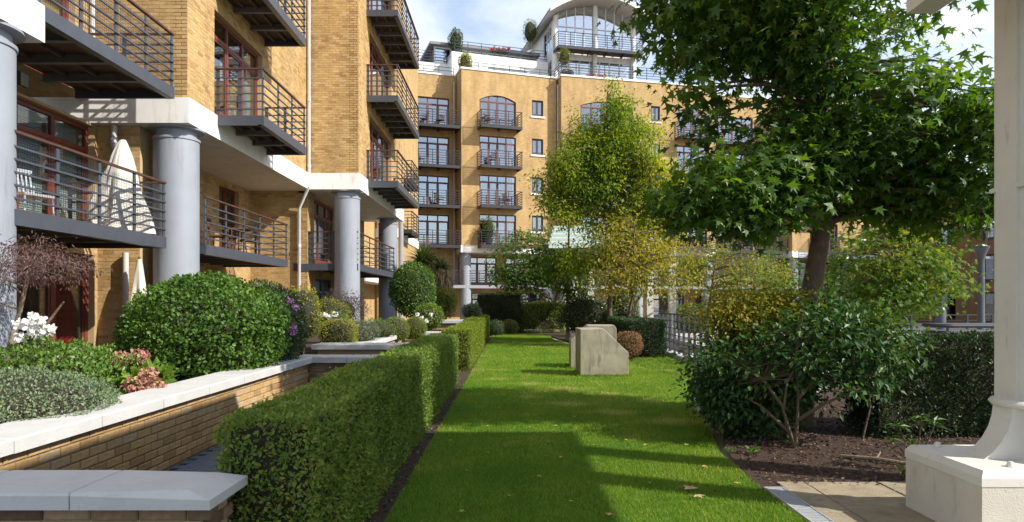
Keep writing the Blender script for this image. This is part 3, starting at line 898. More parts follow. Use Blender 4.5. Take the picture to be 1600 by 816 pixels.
# windows
window(lw, FR0, 10.75, 13.80, 2.87, 5.14, 3, M['redwood'], M['glass'], 'blind', fw=0.085)
window(lw, FR0, 10.75, 13.80, 0.02, 2.55, 3, M['redwood'], M['glass'], 'red', fw=0.095, transom=0.52)
for z in LV[1:3]: window(lw, FR0, 10.3, 13.2, z+0.02, z+2.32, 3, M['redwood'], M['glass'], 'net', fw=0.085)
for z in LV[1:3]: window(lw, FS1, 14.98, 17.85, z+0.02, z+2.32, 3, M['redwood'], M['glass'], 'net', fw=0.08)
for z in LV[1:4]: window(lw, FS2, 23.5, 27.7, z+0.02, z+2.32, 4, M['redwood'], M['glass'], 'net', fw=0.08)
window(lw, FR0, 15.35, 16.25, 2.87, 5.0, 1, M['redwood'], M['glass'], 'blind', transom=0.5, inset=0.01, fw=0.11)
window(lw, FR0, 19.7, 21.1, 2.87, 5.0, 2, M['redwood'], M['glass'], None, transom=0)
window(lw, FR0, 16.5, 19.0, 0.02, 2.4, 2, M['dark_frame'], M['glass'], None)
window(lw, FS3, 22.75, 25.6, 2.87, 5.05, 3, M['redwood'], M['glass'], 'net')
window(lw, FS3, 26.4, 29.2, 2.87, 5.05, 3, M['redwood'], M['glass'], 'net')
window(lw, FS3, 22.9, 25.3, 0.02, 2.4, 2, M['dark_frame'], M['glass'], 'net')
window(lw, FS3, 26.4, 29.2, 0.02, 2.4, 3, M['dark_frame'], M['glass'], 'net')
# balconies
balcony(lw, FR0, 8.9, 13.0, 1.87, 2.85, (0, 1), wire=True)
balcony(lw, FR0, 9.47, 13.25, 1.90, 5.77, (0, 1), wire=True)
balcony(lw, FS1, 15.0, 18.06, 1.08, 5.71)
balcony(lw, FS1, 15.0, 18.06, 1.08, 8.58)
balcony(lw, FR0, 14.7, 20.05, 1.87, 2.85, (0, 1))
for z in (5.68, 8.56, 11.44, 14.34): balcony(lw, FS2, 22.95, 28.2, 1.07, z)
balcony(lw, FS3, 22.06, 29.0, 1.62, 2.85, (1, 1))
# columns
for (x, y, r) in ((-7.0, 8.9, 0.44), (-7.0, 14.25, 0.44), (-5.37, 22.25, 0.41), (-5.37, 29.55, 0.40)):
    column(lw, x, y, r, -0.05, 5.19)
# pipes
pipe(lw, [(-6.50+0.06, 21.66, 11.9), (-6.44, 21.66, 5.55), (-6.44, 21.62, 5.25), (-6.84, 21.95, 4.6), (-6.84, 21.95, -0.05)], 0.05, brackets=[(-6.44, 21.66, 8.0), (-6.44, 21.66, 5.9), (-6.84, 21.95, 3.4)])
pipe(lw, [(-8.05, 13.82, 5.17), (-8.05, 13.82, 4.75), (-7.80, 13.80, 4.35), (-7.80, 13.80, 4.2)], 0.06, brackets=[(-8.05, 13.82, 4.85)])
pipe(lw, [(-7.82, 13.82, 2.6), (-7.82, 13.82, 0.0)], 0.06)
pipe(lw, [(-8.38, 11.0+2.95, 8.4), (-8.38, 13.64, 8.3), (-8.38, 13.64, 5.8)], 0.05)
# a small block further along, seen beside the last column
MB().box(-12, -6.4, 38.0, 46.5, -0.05, TOP).build('wall', M['brick_far'], lw, uv=True)
MB().box(-12, -6.34, 37.95, 46.5, 5.19, 5.7).build('white_band', M['white'], lw)
MB().box(-12, -6.6, 30.85, 37.9, 2.55, 2.8).build('white_band', M['white'], lw)
MB().box(-12, -7.6, 30.85, 37.9, -0.05, TOP).build('wall', M['brick_far'], lw, uv=True)
FS4 = frame((-6.4, 0, 0), R(90))
for z in (2.85, 5.71, 8.58): balcony(lw, FS4, 38.6, 41.6, 0.75, z, near=False)
MB().lathe((-6.05, 37.2, 0), [(0.14, -0.05), (0.14, 7.5)], 20).build('column', M['column'], lw, smooth=True)

# things standing on the balconies and the terrace
def cover():
    t = thing('furniture_cover', (-7.38, 12.45, 2.85), 'pale canvas cover over tall balcony furniture next to the near column', 'cover')
    prof = []
    n = 48; rows = 26; vs = []; fs = []
    for j in range(rows+1):
        h = j/rows; z = 1.74*h
        r = (0.60*(1-h)**0.72*(1-0.25*h) + 0.05) if h < 0.97 else 0.05
        for k in range(n):
            a = 2*math.pi*k/n
            fold = 1 + 0.09*math.sin(5*a+2.2*h)*(1-h*0.4) + 0.07*math.sin(9*a-2*h)*(1-0.5*h) + 0.05*math.sin(3*a+9*h) + 0.025*math.sin(17*a+12*h)
            rr = r*fold*(1.0 + (0.10*math.cos(2*a)))
            vs.append((-7.2+rr*math.cos(a)*0.78+0.02*h, 12.45+rr*math.sin(a)*0.95+0.16*h, 2.85+z))
    for j in range(rows):
        for k in range(n):
            fs.append((j*n+k, j*n+(k+1)%n, (j+1)*n+(k+1)%n, (j+1)*n+k))
    fs.append(tuple(rows*n+k for k in range(n)))
    MB().add(vs, fs).build('canvas', M['canvas'], t, smooth=True)
    MB().tube([(-7.2+0.42*math.cos(a/12*6.283)*0.9, 12.45+0.60*math.sin(a/12*6.283), 3.05) for a in range(13)], 0.012, 5).build('cord', M['pipe'], t)
cover()

def chair(name, loc, rot, label, group, seat_m, leg_m, armed):
    t = thing(name, (0, 0, 0), label, 'chair', group)
    MB().box(-0.25, 0.25, -0.24, 0.24, 0.42, 0.46).build('seat', seat_m, t)
    m = MB()
    for i in range(7):
        x = -0.2+0.4*i/6
        m.bar((x, 0.23, 0.48), (x, 0.30, 0.86), 0.03, 0.015)
    m.bar((-0.24, 0.31, 0.88), (0.24, 0.31, 0.88), 0.04, 0.05)
    m.build('backrest', seat_m, t)
    for (x, y) in ((-0.22, -0.21), (0.22, -0.21), (-0.22, 0.22), (0.22, 0.22)):
        MB().tube([(x*1.08, y*1.12, 0), (x, y, 0.43)] + ([(x, y, 0.64)] if armed or y > 0 else []), 0.016, 6).build('leg', leg_m, t)
    if armed:
        for s in (-1, 1):
            MB().bar((s*0.24, -0.22, 0.65), (s*0.24, 0.25, 0.67), 0.05, 0.03).build('armrest', seat_m, t)
    t.location = loc; t.rotation_euler.z = rot
    return t
c0 = chair('garden_chair', (-7.7, 10.9, 2.85), R(70), 'pale metal chair on the near balcony by the blinds', None, M['chrome'], M['chrome'], False)
w0 = chair('wicker_chair', (-7.5, 17.6, 2.85), R(100), 'brown wicker armchair on the middle balcony nearest the column', 'wicker chairs on the balcony', M['wicker'], M['wicker'], True)
copy_tree(w0, (-7.3, 18.9, 2.85), R(-60), 'brown wicker armchair on the middle balcony furthest from the column')
t = thing('wicker_table', (-7.35, 18.25, 2.85), 'round brown wicker table between two armchairs on the balcony', 'table')
MB().lathe((-7.35, 18.25, 2.85), [(0.33, 0.66), (0.35, 0.67), (0.35, 0.69), (0.33, 0.70)], 24).build('table_top', M['wicker'], t)
for k in range(4):
    a = k*1.5708+0.6
    MB().tube([(-7.35+0.26*math.cos(a), 18.25+0.26*math.sin(a), 2.85), (-7.35+0.16*math.cos(a), 18.25+0.16*math.sin(a), 3.51)], 0.018, 6).build('leg', M['wicker'], t)
t = thing('closed_parasol', (-7.95, 14.9-0.1, 0.0), 'folded cream parasol standing on the terrace beside the near column', 'parasol')
t.location = (-7.42, 13.6, 0); ORG[t.name] = Vector((-7.42, 13.6, 0))
vs = []; fs = []; n = 24
for j in range(13):
    h = j/12; r = 0.04 + 0.135*(1-h)**0.8
    for k in range(n):
        a = 2*math.pi*k/n
        rr = r*(1+0.28*math.cos(6*a)*(1-h))
        vs.append((-7.42+rr*math.cos(a), 13.6+rr*math.sin(a), 1.35+1.1*h))
for j in range(12):
    for k in range(n): fs.append((j*n+k, j*n+(k+1)%n, (j+1)*n+(k+1)%n, (j+1)*n+k))
fs.append(tuple(12*n+k for k in range(n)))
MB().add(vs, fs).build('canopy', M['parasol'], t, smooth=True)
MB().tube([(-7.42, 13.6, 0), (-7.42, 13.6, 2.5)], 0.022, 8).build('pole', M['stem'], t)
MB().lathe((-7.42, 13.6, 0), [(0.24, 0), (0.24, 0.05), (0.05, 0.09)], 20).build('base', M['steel'], t)

# ================================================================ FAR APARTMENT BLOCK
fw_ = thing('far_apartment_block', (3.0, 50.0, 0.0), 'yellow brick apartment block with white rooftop storey at the end of the lawn', 'building')
G1 = frame((gx(721, 49.3), 49.3, 0), R(18))
W1 = 7.35
FT = 18.45
def fwall(fr, a0, a1, z0, z1, holes=(), front=0.0, thick=0.3, mat=None):
    m = MB(); wall(m, fr, a0, a1, z0, z1, thick, holes, front)
    return m.build('wall', mat or M['brick_far'], fw_, uv=True)
def parapet(fr, a0, a1, b0, b1):
    MB().lbox(fr, a0, a1, b0, b1, FT, FT+0.13).build('parapet_coping', M['white'], fw_)
def arch_fill(fr, a0, a1, z0, z1, b0, b1, mat):
    """brick spandrels that turn a square opening into a segmental arch"""
    m = MB(); o, u, nn = fr; N = 12
    for s in (0, 1):
        pts = []
        for i in range(N//2+1):
            t = i/N if s == 0 else 1-i/N
            a = a0+(a1-a0)*t; z = z0+(z1-z0)*(1-(2*t-1)**2)
            pts.append(o+u*a+nn*b0+Vector((0,0,z)))
        pts.append(o+u*(a0 if s == 0 else a1)+nn*b0+Vector((0,0,z1+0.001)))
        pts = [pts[-1]] + pts[:-1]
        m.prism(pts, nn*(b1-b0))
    m.build('arch_spandrel', mat, fw_, uv=True)
def small_window(fr, a0, a1, z0, z1):
    window(fw_, fr, a0, a1, z0, z1, 2, M['dark_frame'], M['glass_far'], 'net', transom=0, fw=0.075, inset=0.10)
    MB().lbox(fr, a0-0.12, a1+0.12, -0.02, 0.07, z0-0.13, z0-0.005).build('window_sill', M['white'], fw_)
def far_block(fr, W, side, stacks, smalls, arch_top=True):
    holes = []
    for (a0, a1) in stacks:
        for z in LV[1:]: holes.append((a0+0.15, a1-0.15, z, z+(2.42 if (arch_top and z == LV[4]) else 2.3)))
    for (a0, a1) in smalls:
        for z in LV[1:]: holes.append((a0, a1, z+1.15, z+2.35))
    fwall(fr, 0, W, 5.7, FT, holes)
    # side walls
    for (q0, q1) in ((0, 0.3), (W-0.3, W)): MB().lbox(fr, q0, q1, -side, -0.3, 5.7, FT).build('wall', M['brick_far'], fw_, uv=True)
    MB().lbox(fr, -0.05, W+0.05, -side, 0.05, 5.19, 5.70).build('white_band', M['white'], fw_)
    parapet(fr, -0.06, W+0.06, -0.35, 0.06)
    MB().lbox(fr, -0.06, 0.3, -side, -0.35, FT, FT+0.128).lbox(fr, W-0.3, W+0.06, -side, -0.35, FT, FT+0.128).build('parapet_coping', M['white'], fw_)
    for (a0, a1) in stacks:
        for z in LV[1:]:
            top = arch_top and z == LV[4]
            nl = 4 if a1-a0 < 3.6 else 5
            window(fw_, fr, a0+0.15, a1-0.15, z+0.02, z+(2.42 if top else 2.3), nl, M['red_far'], M['glass_far'], 'net', fw=0.075)
            if top: arch_fill(fr, a0+0.15, a1-0.15, z+2.02, z+2.42, -0.30, 0.0, M['brick_far'])
            balcony(fw_, fr, a0, a1, 1.05, z, near=False)
    for (a0, a1) in smalls:
        for z in LV[1:]: small_window(fr, a0, a1, z+1.15, z+2.35)
def recess_bay(fr, a0, a1, back, win, levels=LV[1:], top=FT-0.1):
    f2 = (fr[0] - fr[2]*back, fr[1], fr[2])
    fwall(f2, a0, a1, 2.85, top, [(win[0], win[1], z, z+2.32) for z in levels])
    MB().lbox(f2, a0, a1, -0.3, 0.05, top, top+0.12).build('parapet_coping', M['white'], fw_)
    for z in levels:
        window(fw_, f2, win[0], win[1], z+0.02, z+2.32, 4, M['red_far'], M['glass_far'], 'net', fw=0.08)
        balcony(fw_, f2, a0+0.05, a1-0.05, back, z, ends=(0, 0), near=False)
def undercroft(fr, a0, a1, back, colx):
    """first floor gallery and ground floor behind free-standing columns"""
    f2 = (fr[0] - fr[2]*back, fr[1], fr[2])
    n = max(1, round((a1-a0)/3.6)); w = (a1-a0)/n
    holes = []
    for i in range(n):
        holes.append((a0+i*w+0.35, a0+(i+1)*w-0.35, 2.85, 5.0)); holes.append((a0+i*w+0.5, a0+(i+1)*w-0.5, 0.0, 2.3))
    fwall(f2, a0, a1, -0.05, 5.19, holes)
    for i in range(n):
        window(fw_, f2, a0+i*w+0.35, a0+(i+1)*w-0.35, 2.87, 5.0, 4, M['red_far'], M['glass_far'], 'net', fw=0.08)
        window(fw_, f2, a0+i*w+0.5, a0+(i+1)*w-0.5, 0.0, 2.3, 3, M['dark_frame'], M['glass_far'], 'net', fw=0.08)
    balcony(fw_, f2, a0, a1, back-0.1, 2.85, ends=(0, 0), near=False)
    MB().lbox(f2, a0, a1, back-0.095, back-0.06, 2.60, 2.82).build('white_band', M['column'], fw_)
    for a in colx:
        p = fr[0]+fr[1]*a-fr[2]*0.45
        column(fw_, p.x, p.y, 0.40, -0.05, 5.19, 24)
far_block(G1, W1, 5.0, [(1.2, 4.3)], [(5.4, 6.3)])
undercroft(G1, -7.6, W1, 2.0, (0.42, 6.9))
recess_bay(G1, -8.2, -0.02, 1.55, (-3.75, -0.55))
f2 = (G1[0]-G1[2]*0.3, G1[1], G1[2])
pp = G1[0]+G1[1]*(-0.22)-G1[2]*1.40
pipe(fw_, [(pp.x, pp.y, 17.9), (pp.x, pp.y, 2.9)], 0.06, brackets=[(pp.x, pp.y, 17.7)])
pp = G1[0]+G1[1]*(W1+0.12)+G1[2]*0.02
pipe(fw_, [(pp.x, pp.y, 18.0), (pp.x, pp.y, 5.6)], 0.07, brackets=[(pp.x, pp.y, 17.8)])

G2 = frame((gx(877, 50.9), 50.9, 0), R(13))
W2 = 12.7
far_block(G2, W2, 5.0, [(1.35, 5.9), (9.2, 12.1)], [(7.2, 7.95)])
undercroft(G2, 0.0, W2+6.5, 2.0, (0.45, 6.3, 12.2))
GR2 = (G2[0]+G2[1]*W2, G2[1], G2[2])
recess_bay(GR2, 0.02, 6.5, 1.5, (0.6, 4.2))
G3 = frame((gx(1238, 55.0), 55.0, 0), R(18))
far_block(G3, 11.0, 5.5, [(1.6, 4.7)], [(7.0, 7.9)], arch_top=False)
undercroft(G3, 0.0, 11.0, 2.0, (0.45, 6.0))
pp = G3[0]+G3[1]*(-0.1)-G3[2]*1.6
pipe(fw_, [(pp.x, pp.y, 17.5), (pp.x, pp.y, 5.8), (pp.x-0.5, pp.y, 5.0), (pp.x-0.5, pp.y, 3.0)], 0.08)
# flat roofs behind the parapets
m = MB(); m.lbox(G1, -8.2, W1, -9.0, -1.9, 16.9, 17.2); m.lbox(G1, 0.3, W1-0.3, -1.9, -0.3, 16.9, 17.2)
m.build('flat_roof', M['roof'], fw_)
m = MB(); m.lbox(G2, 0.3, W2+6.4, -9.0, -0.3-1.6, 16.85, 17.15); m.lbox(G2, 0.3, W2-0.3, -1.9, -0.3, 16.85, 17.15); m.build('flat_roof', M['roof'], fw_)
# parapet rails on the terraces
def rail_run(fr, a0, a1, b, z, h=0.6, n=3, mat=None, ret=0.0):
    m = MB()
    k = max(2, round((a1-a0)/1.1))
    for i in range(k+1):
        a = a0+(a1-a0)*i/k
        m.lbox(fr, a-0.02, a+0.02, b-0.02, b+0.02, z, z+h)
    for i in range(n):
        zz = z+h*(i+1)/n
        m.lbox(fr, a0, a1, b+0.021, b+0.05, zz-0.018, zz+0.018)
        if ret: m.lbox(fr, a0, a0+0.03, b-ret, b+0.02, zz-0.018, zz+0.018)
    return m.build('terrace_railing', mat or M['steel_far'], fw_)
rail_run(G1, 0.1, W1-0.1, -0.1, FT+0.13, 0.45, 2)
rail_run(G1, -8.0, -0.2, -1.65, FT+0.03, 0.5, 2)
rail_run(G2, 0.05, W2-0.1, -0.1, FT+0.13, 1.0, 5, ret=3.0)
# white rooftop storey over the first block
PH = (G1[0]-G1[2]*2.2, G1[1], G1[2])
m = MB(); wall(m, PH, -0.2, W1+0.2, 17.2, 20.45, 0.3, [(2.6, 5.8, 18.2, 19.6), (6.3, 7.2, 18.2, 19.4)])
m.lbox(PH, -0.2, 0.1, -6, -0.3, 17.2, 20.45); m.lbox(PH, -0.2, W1+0.2, -6.0, -0.3, 20.1, 20.4)
m.build('rooftop_wall', M['white'], fw_)
window(fw_, PH, 2.6, 5.8, 18.2, 19.6, 4, M['white_frame'], M['glass_bright'], 'net', transom=0)
window(fw_, PH, 6.3, 7.2, 18.2, 19.4, 2, M['white_frame'], M['glass_bright'], 'net', transom=0)
PH0 = (G1[0]-G1[2]*3.4, G1[1], G1[2])
m = MB(); wall(m, PH0, -8.2, -0.2, 17.2, 19.85, 0.3, [(-4.2, -1.4, 18.1, 19.2)]); m.build('rooftop_wall', M['white'], fw_)
window(fw_, PH0, -4.2, -1.4, 18.1, 19.2, 3, M['white_frame'], M['glass_bright'], 'net', transom=0)
rail_run(PH0, -8.0, -0.3, -0.1, 19.85, 0.9, 4)
rail_run(PH, 0.0, W1+0.1, -0.08, 20.45, 0.85, 4)
# glazed upper storey with thin flat roof, set back
PU = (G1[0]-G1[2]*4.0, G1[1], G1[2])
m = MB(); m.lbox(PU, -1.6, W1, -4.5, 0.5, 21.35, 21.55); m.build('flat_roof', M['roof'], fw_)
m = MB(); m.lbox(PU, -1.2, W1, -4.0, -0.3, 19.8, 21.35); m.build('rooftop_wall', M['room'], fw_)
for i in range(6):
    window(fw_, PU, -1.2+i*1.42, -1.2+i*1.42+1.40, 20.0, 21.35, 1, M['white_frame'], M['glass_bright'], None, transom=0, inset=0.0, room=False)
# barrel-roofed white pavilion over the second block
GP = (Vector((gx(868, 53.0), 53.0, 0)), G2[1], G2[2])
PW = 6.45
for a in (0.0, PW/2, PW):
    p = GP[0]+GP[1]*a
    MB().lathe((p.x, p.y, 0), [(0.19, 17.15), (0.19, 24.85 if 0 < a < PW else 23.8)], 16).build('pavilion_column', M['white'], fw_, smooth=True)
ez, rise = 23.35, 1.5
def arc_z(t): return ez + rise*(1-(2*t-1)**2)
def arch_sheet(a0, a1, b0, b1, dz, th, mat, name):
    m = MB(); o, u, nn = GP; N = 18; lo = []; hi = []
    for i in range(N+1):
        t = i/N; a = a0+(a1-a0)*t
        z = arc_z(t)+dz
        lo.append((a, z)); hi.append((a, z+th))
    prof = lo + hi[::-1]
    m.prism([o+u*a+nn*b0+Vector((0,0,z)) for (a, z) in prof], nn*(b1-b0))
    return m.build(name, mat, fw_)
arch_sheet(-0.9, PW+0.9, -8.0, 1.7, 0.10, 0.10, M['soffit'], 'barrel_roof')
arch_sheet(-0.95, PW+0.95, -8.05, 1.75, 0.205, 0.07, M['roof'], 'roof_sheet')
arch_sheet(-0.92, PW+0.92, 1.70, 1.82, 0.02, 0.28, M['white'], 'roof_fascia')
# glazing bars and panes under the arch
for k in range(8):
    a0 = 0.19 + (PW/2)*(k//4) + (PW/2-0.38+0.0)*((k % 4)/4); a1 = a0 + (PW/2-0.38)/4
    t0 = (a0+0.9)/(PW+1.8); t1 = (a1+0.9)/(PW+1.8)
    o, u, nn = GP
    def Z(a): return arc_z((a+0.9)/(PW+1.8))+0.0
    m = MB()
    m.prism([o+u*(a0+0.03)-nn*0.05+Vector((0,0,21.15)), o+u*(a1-0.03)-nn*0.05+Vector((0,0,21.15)), o+u*(a1-0.03)-nn*0.05+Vector((0,0,Z(a1)-0.08)), o+u*(a0+0.03)-nn*0.05+Vector((0,0,Z(a0)-0.08))], nn*0.012)
    g = MB()
    g.lbox(GP, a0-0.03, a0+0.03, -0.08, 0.02, 21.1, Z(a0)); g.lbox(GP, a0+0.03, a1-0.03, -0.078, 0.018, 23.0, 23.07)
    fo = g.build('window', M['white_frame'], fw_)
    m.build('pane', M['glass_bright'], fo)
    m2 = MB(); fold_cloth(m2, GP, a0+0.05, a1-0.05, -0.10, 21.1, 23.75, 0.008, 0.4); m2.build('blind', M['white_frame'], fo)
m = MB(); m.lbox(GP, -0.1, PW+0.1, -7.5, -2.5, 21.0, 23.4); m.build('rooftop_wall', M['room'], fw_)
# lower storey of the pavilion
m = MB(); wall(m, GP, -0.1, PW+0.3, 17.15, 21.05, 0.25, [(0.25, PW-0.2, 18.3, 20.6)], front=-0.1); m.build('rooftop_wall', M['white'], fw_)
window(fw_, GP, 0.25, PW-0.2, 18.3, 20.6, 7, M['white_frame'], M['glass_bright'], 'net', transom=0.6, inset=0.15)
# left flank with its tall windows
GS = (GP[0], -GP[2]*-1.0, GP[1]*-1.0)
fl = (GP[0]-GP[1]*0.15 - GP[2]*8.0, GP[2], -GP[1])     # a runs from the back to the front, n to the left
m = MB(); wall(m, fl, 0.0, 7.9, 17.15, 23.6, 0.2, [(5.2, 7.4, 18.2, 20.6), (5.2, 7.4, 21.4, 23.3)]); m.build('rooftop_wall', M['white'], fw_)
for (z0, z1) in ((18.2, 20.6), (21.4, 23.3)): window(fw_, fl, 5.2, 7.4, z0, z1, 3, M['white_frame'], M['glass_bright'], None, transom=0.7, inset=0.05)
balcony(fw_, GP, -0.2, PW+0.3, 1.3, 21.1, near=False, ends=(1, 1))

# right wing in shade and what closes the court
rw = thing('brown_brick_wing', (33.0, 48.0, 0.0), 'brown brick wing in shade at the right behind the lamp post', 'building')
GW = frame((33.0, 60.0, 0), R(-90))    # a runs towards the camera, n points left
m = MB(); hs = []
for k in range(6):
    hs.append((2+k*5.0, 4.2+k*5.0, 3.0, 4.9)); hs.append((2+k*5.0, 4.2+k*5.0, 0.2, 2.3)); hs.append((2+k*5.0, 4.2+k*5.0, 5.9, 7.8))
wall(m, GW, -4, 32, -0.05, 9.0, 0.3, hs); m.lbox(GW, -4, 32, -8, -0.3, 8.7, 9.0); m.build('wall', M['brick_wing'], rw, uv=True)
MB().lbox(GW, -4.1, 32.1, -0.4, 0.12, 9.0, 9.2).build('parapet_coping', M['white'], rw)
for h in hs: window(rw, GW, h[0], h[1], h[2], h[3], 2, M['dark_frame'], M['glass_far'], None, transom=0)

# ================================================================ GARDEN WALLS, PATHS
def brick_mesh(name, mat, L=0.213, D=0.1, H=0.064, e=0.006):
    # lies along x, its worn front face towards -y
    v = [(0,D,0),(L,D,0),(L,D,H),(0,D,H),(0,e,0),(L,e,0),(L,e,H),(0,e,H),(e,0,e),(L-e,0,e),(L-e,0,H-e),(e,0,H-e)]
    f = [(0,3,2,1),(0,1,5,4),(1,2,6,5),(2,3,7,6),(3,0,4,7),(8,9,10,11),(4,5,9,8),(5,6,10,9),(6,7,11,10),(7,4,8,11)]
    return mesh_np(name, v, [i for q in f for i in q], [len(q) for q in f], mat)
def lay_bricks(parent, fr, a0, a1, z0, z1, mat, skip=None):
    full = brick_mesh('brick', mat); half = brick_mesh('brick_half', mat, 0.1005)
    o, u, nn = fr
    ang = math.atan2(u.y, u.x)
    nrow = int(round((z1-z0)/BH))
    for r in range(nrow):
        a = a0 + (0 if r % 2 == 0 else -BW/2)
        while a < a1 - 0.05:
            me = full; s = a
            if a < a0: me = half; s = a0
            elif a + 0.213 > a1: me = half
            b = bpy.data.objects.new('brick', me); col.objects.link(b)
            b.parent = parent
            p = o + u*(s+0.006) + nn*(0.004+random.uniform(-0.003, 0.003)) + Vector((0, 0, z0+r*BH+0.005)) - ORG[parent.name]
            b.location = p; b.rotation_euler.z = ang
            a += BW
def coping(parent, pts, z, w_in, w_out, th, L=0.9, axis='y', lo=None, hi=None):
    pass
def coping_run_y(parent, x0, x1, y0, y1, z, th, L=0.92):
    n = max(1, round((y1-y0)/L)); s = (y1-y0)/n
    for i in range(n):
        MB().bevbox(x0, x1, y0+i*s+0.004, y0+(i+1)*s-0.004, z+random.uniform(-0.002, 0.002), z+th, 0.012).build('coping_stone', M['coping'], parent)
def coping_run_x(parent, x0, x1, y0, y1, z, th, L=0.92):
    n = max(1, round((x1-x0)/L)); s = (x1-x0)/n
    for i in range(n):
        MB().bevbox(x0+i*s+0.004, x0+(i+1)*s-0.004, y0, y1, z+random.uniform(-0.002, 0.002), z+th, 0.012).build('coping_stone', M['coping'], parent)

# long planter wall left of the sunken path
pw = thing('planter_wall', (-3.45, 7.0, 0), 'long low brown brick planter wall with white coping beside the path', 'wall')
MB().box(-3.60, -3.28, 2.4, 11.0, -0.05, 0.625).build('wall_core', M['mortar_low'], pw)
lay_bricks(pw, frame((-3.27, 0, 0), R(90)), 2.7, 11.0, 0.02, 0.62, M['brick_low'])
coping_run_y(pw, -3.70, -3.20, 2.5, 11.0, 0.625, 0.095)
# cross wall closing the path
cw = thing('cross_wall', (-2.4, 11.2, 0), 'short brick wall with white coping closing the path behind the near hedge', 'wall')
MB().box(-3.27, -1.62, 11.02, 11.36, -0.05, 0.625).build('wall_core', M['mortar_low'], cw)
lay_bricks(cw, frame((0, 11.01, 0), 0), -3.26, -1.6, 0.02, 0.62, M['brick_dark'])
coping_run_x(cw, -3.70, -1.60, 10.95, 11.42, 0.625, 0.097)
uw = thing('raised_planter_edge', (-2.6, 13.0, 0), 'raised white stone planter edge behind the first cross wall', 'wall')
MB().box(-3.62, -1.7, 12.72, 13.2, -0.05, 0.72).build('wall_core', M['mortar_low'], uw)
coping_run_x(uw, -3.72, -1.62, 12.65, 13.3, 0.72, 0.09)
# second bay of walls
pw2 = thing('second_planter_wall', (-3.2, 17.0, 0), 'low brick planter wall with white coping in the middle distance', 'wall')
MB().box(-3.4, -3.12, 13.4, 20.0, -0.05, 0.625).build('wall_core', M['mortar_low'], pw2)
lay_bricks(pw2, frame((-3.11, 0, 0), R(90)), 13.4, 20.0, 0.02, 0.62, M['brick_low'])
coping_run_y(pw2, -3.5, -3.04, 13.3, 20.0, 0.625, 0.095)
cw2 = thing('second_cross_wall', (-2.4, 20.2, 0), 'short cross wall with white coping left of the pale second hedge', 'wall')
MB().box(-3.11, -1.7, 20.02, 20.36, -0.05, 0.625).build('wall_core', M['mortar_low'], cw2)
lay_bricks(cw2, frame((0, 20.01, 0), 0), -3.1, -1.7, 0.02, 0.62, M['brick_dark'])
coping_run_x(cw2, -3.5, -1.65, 19.94, 20.45, 0.625, 0.097)
cw3 = thing('third_cross_wall', (-2.2, 26.0, 0), 'furthest white coped wall beside the end of the hedges', 'wall')
MB().box(-3.0, -1.5, 25.9, 26.3, -0.05, 0.8).build('wall_core', M['mortar_low'], cw3)
coping_run_x(cw3, -3.1, -1.45, 25.8, 26.45, 0.8, 0.12)
# near wall under the camera's left
nw = thing('near_wall', (-2.4, 3.4, 0), 'brick wall with broad white coping at the lower left corner', 'wall')
MB().box(-5.0, -1.46, 3.21, 3.50, -0.05, 0.645).build('wall_core', M['mortar_low'], nw)
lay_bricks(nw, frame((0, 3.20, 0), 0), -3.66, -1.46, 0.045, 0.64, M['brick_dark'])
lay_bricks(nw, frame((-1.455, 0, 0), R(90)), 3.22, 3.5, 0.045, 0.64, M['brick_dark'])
for (x0, x1) in ((-4.2, -2.62), (-2.62, -2.03)):
    MB().bevbox(x0+0.003, x1-0.003, 3.13, 3.58, 0.645, 0.722, 0.012).build('coping_stone', M['coping'], nw)
m = MB()      # end stone with a sloping hip
x0, x1, y0, y1 = -2.027, -1.385, 3.13, 3.58
m.add([(x0,y0,.645),(x1,y0,.645),(x1,y1,.645),(x0,y1,.645),(x0,y0,.71),(x1,y0,.69),(x1,y1,.69),(x0,y1,.71),(x0,y0+.012,.722),(x1-.13,y0+.012+.05,.722),(x1-.13,y1-.06,.722),(x0,y1-.012,.722)],
      [(0,3,2,1),(8,9,10,11),(0,1,5,4),(1,2,6,5),(2,3,7,6),(3,0,4,7),(4,5,9,8),(5,6,10,9),(6,7,11,10),(7,4,8,11)])
m.build('coping_stone', M['coping'], nw)
# paver path between them
path = sheet('path', [(-3.27, 3.45), (-1.5, 3.45), (-1.6, 11.02), (-3.27, 11.02)], 0.0, M['paver'])
pv = mesh_np('paver', *(lambda mb: (mb.v, [i for f in mb.f for i in f], [len(f) for f in mb.f]))(MB().bevbox(0, 0.196, 0, 0.096, 0, 0.02, 0.004)), M['paver'])
for i in range(30):
    for j in range(9):
        b = bpy.data.objects.new('paver', pv); col.objects.link(b); b.parent = path
        b.location = (-3.26 + j*0.2 + (0.1 if i % 2 else 0), 5.3 + i*0.1, 0.002)
planting = sheet('planting_soil', [(-9, 2), (-3.62, 2), (-3.62, 12.6), (-3.45, 13.3), (-3.45, 24), (-1.6, 26.2), (-1.6, 34), (-4.6, 34), (-6.4, 30), (-6.4, 14), (-9, 13)], 0.56, M['soil'])

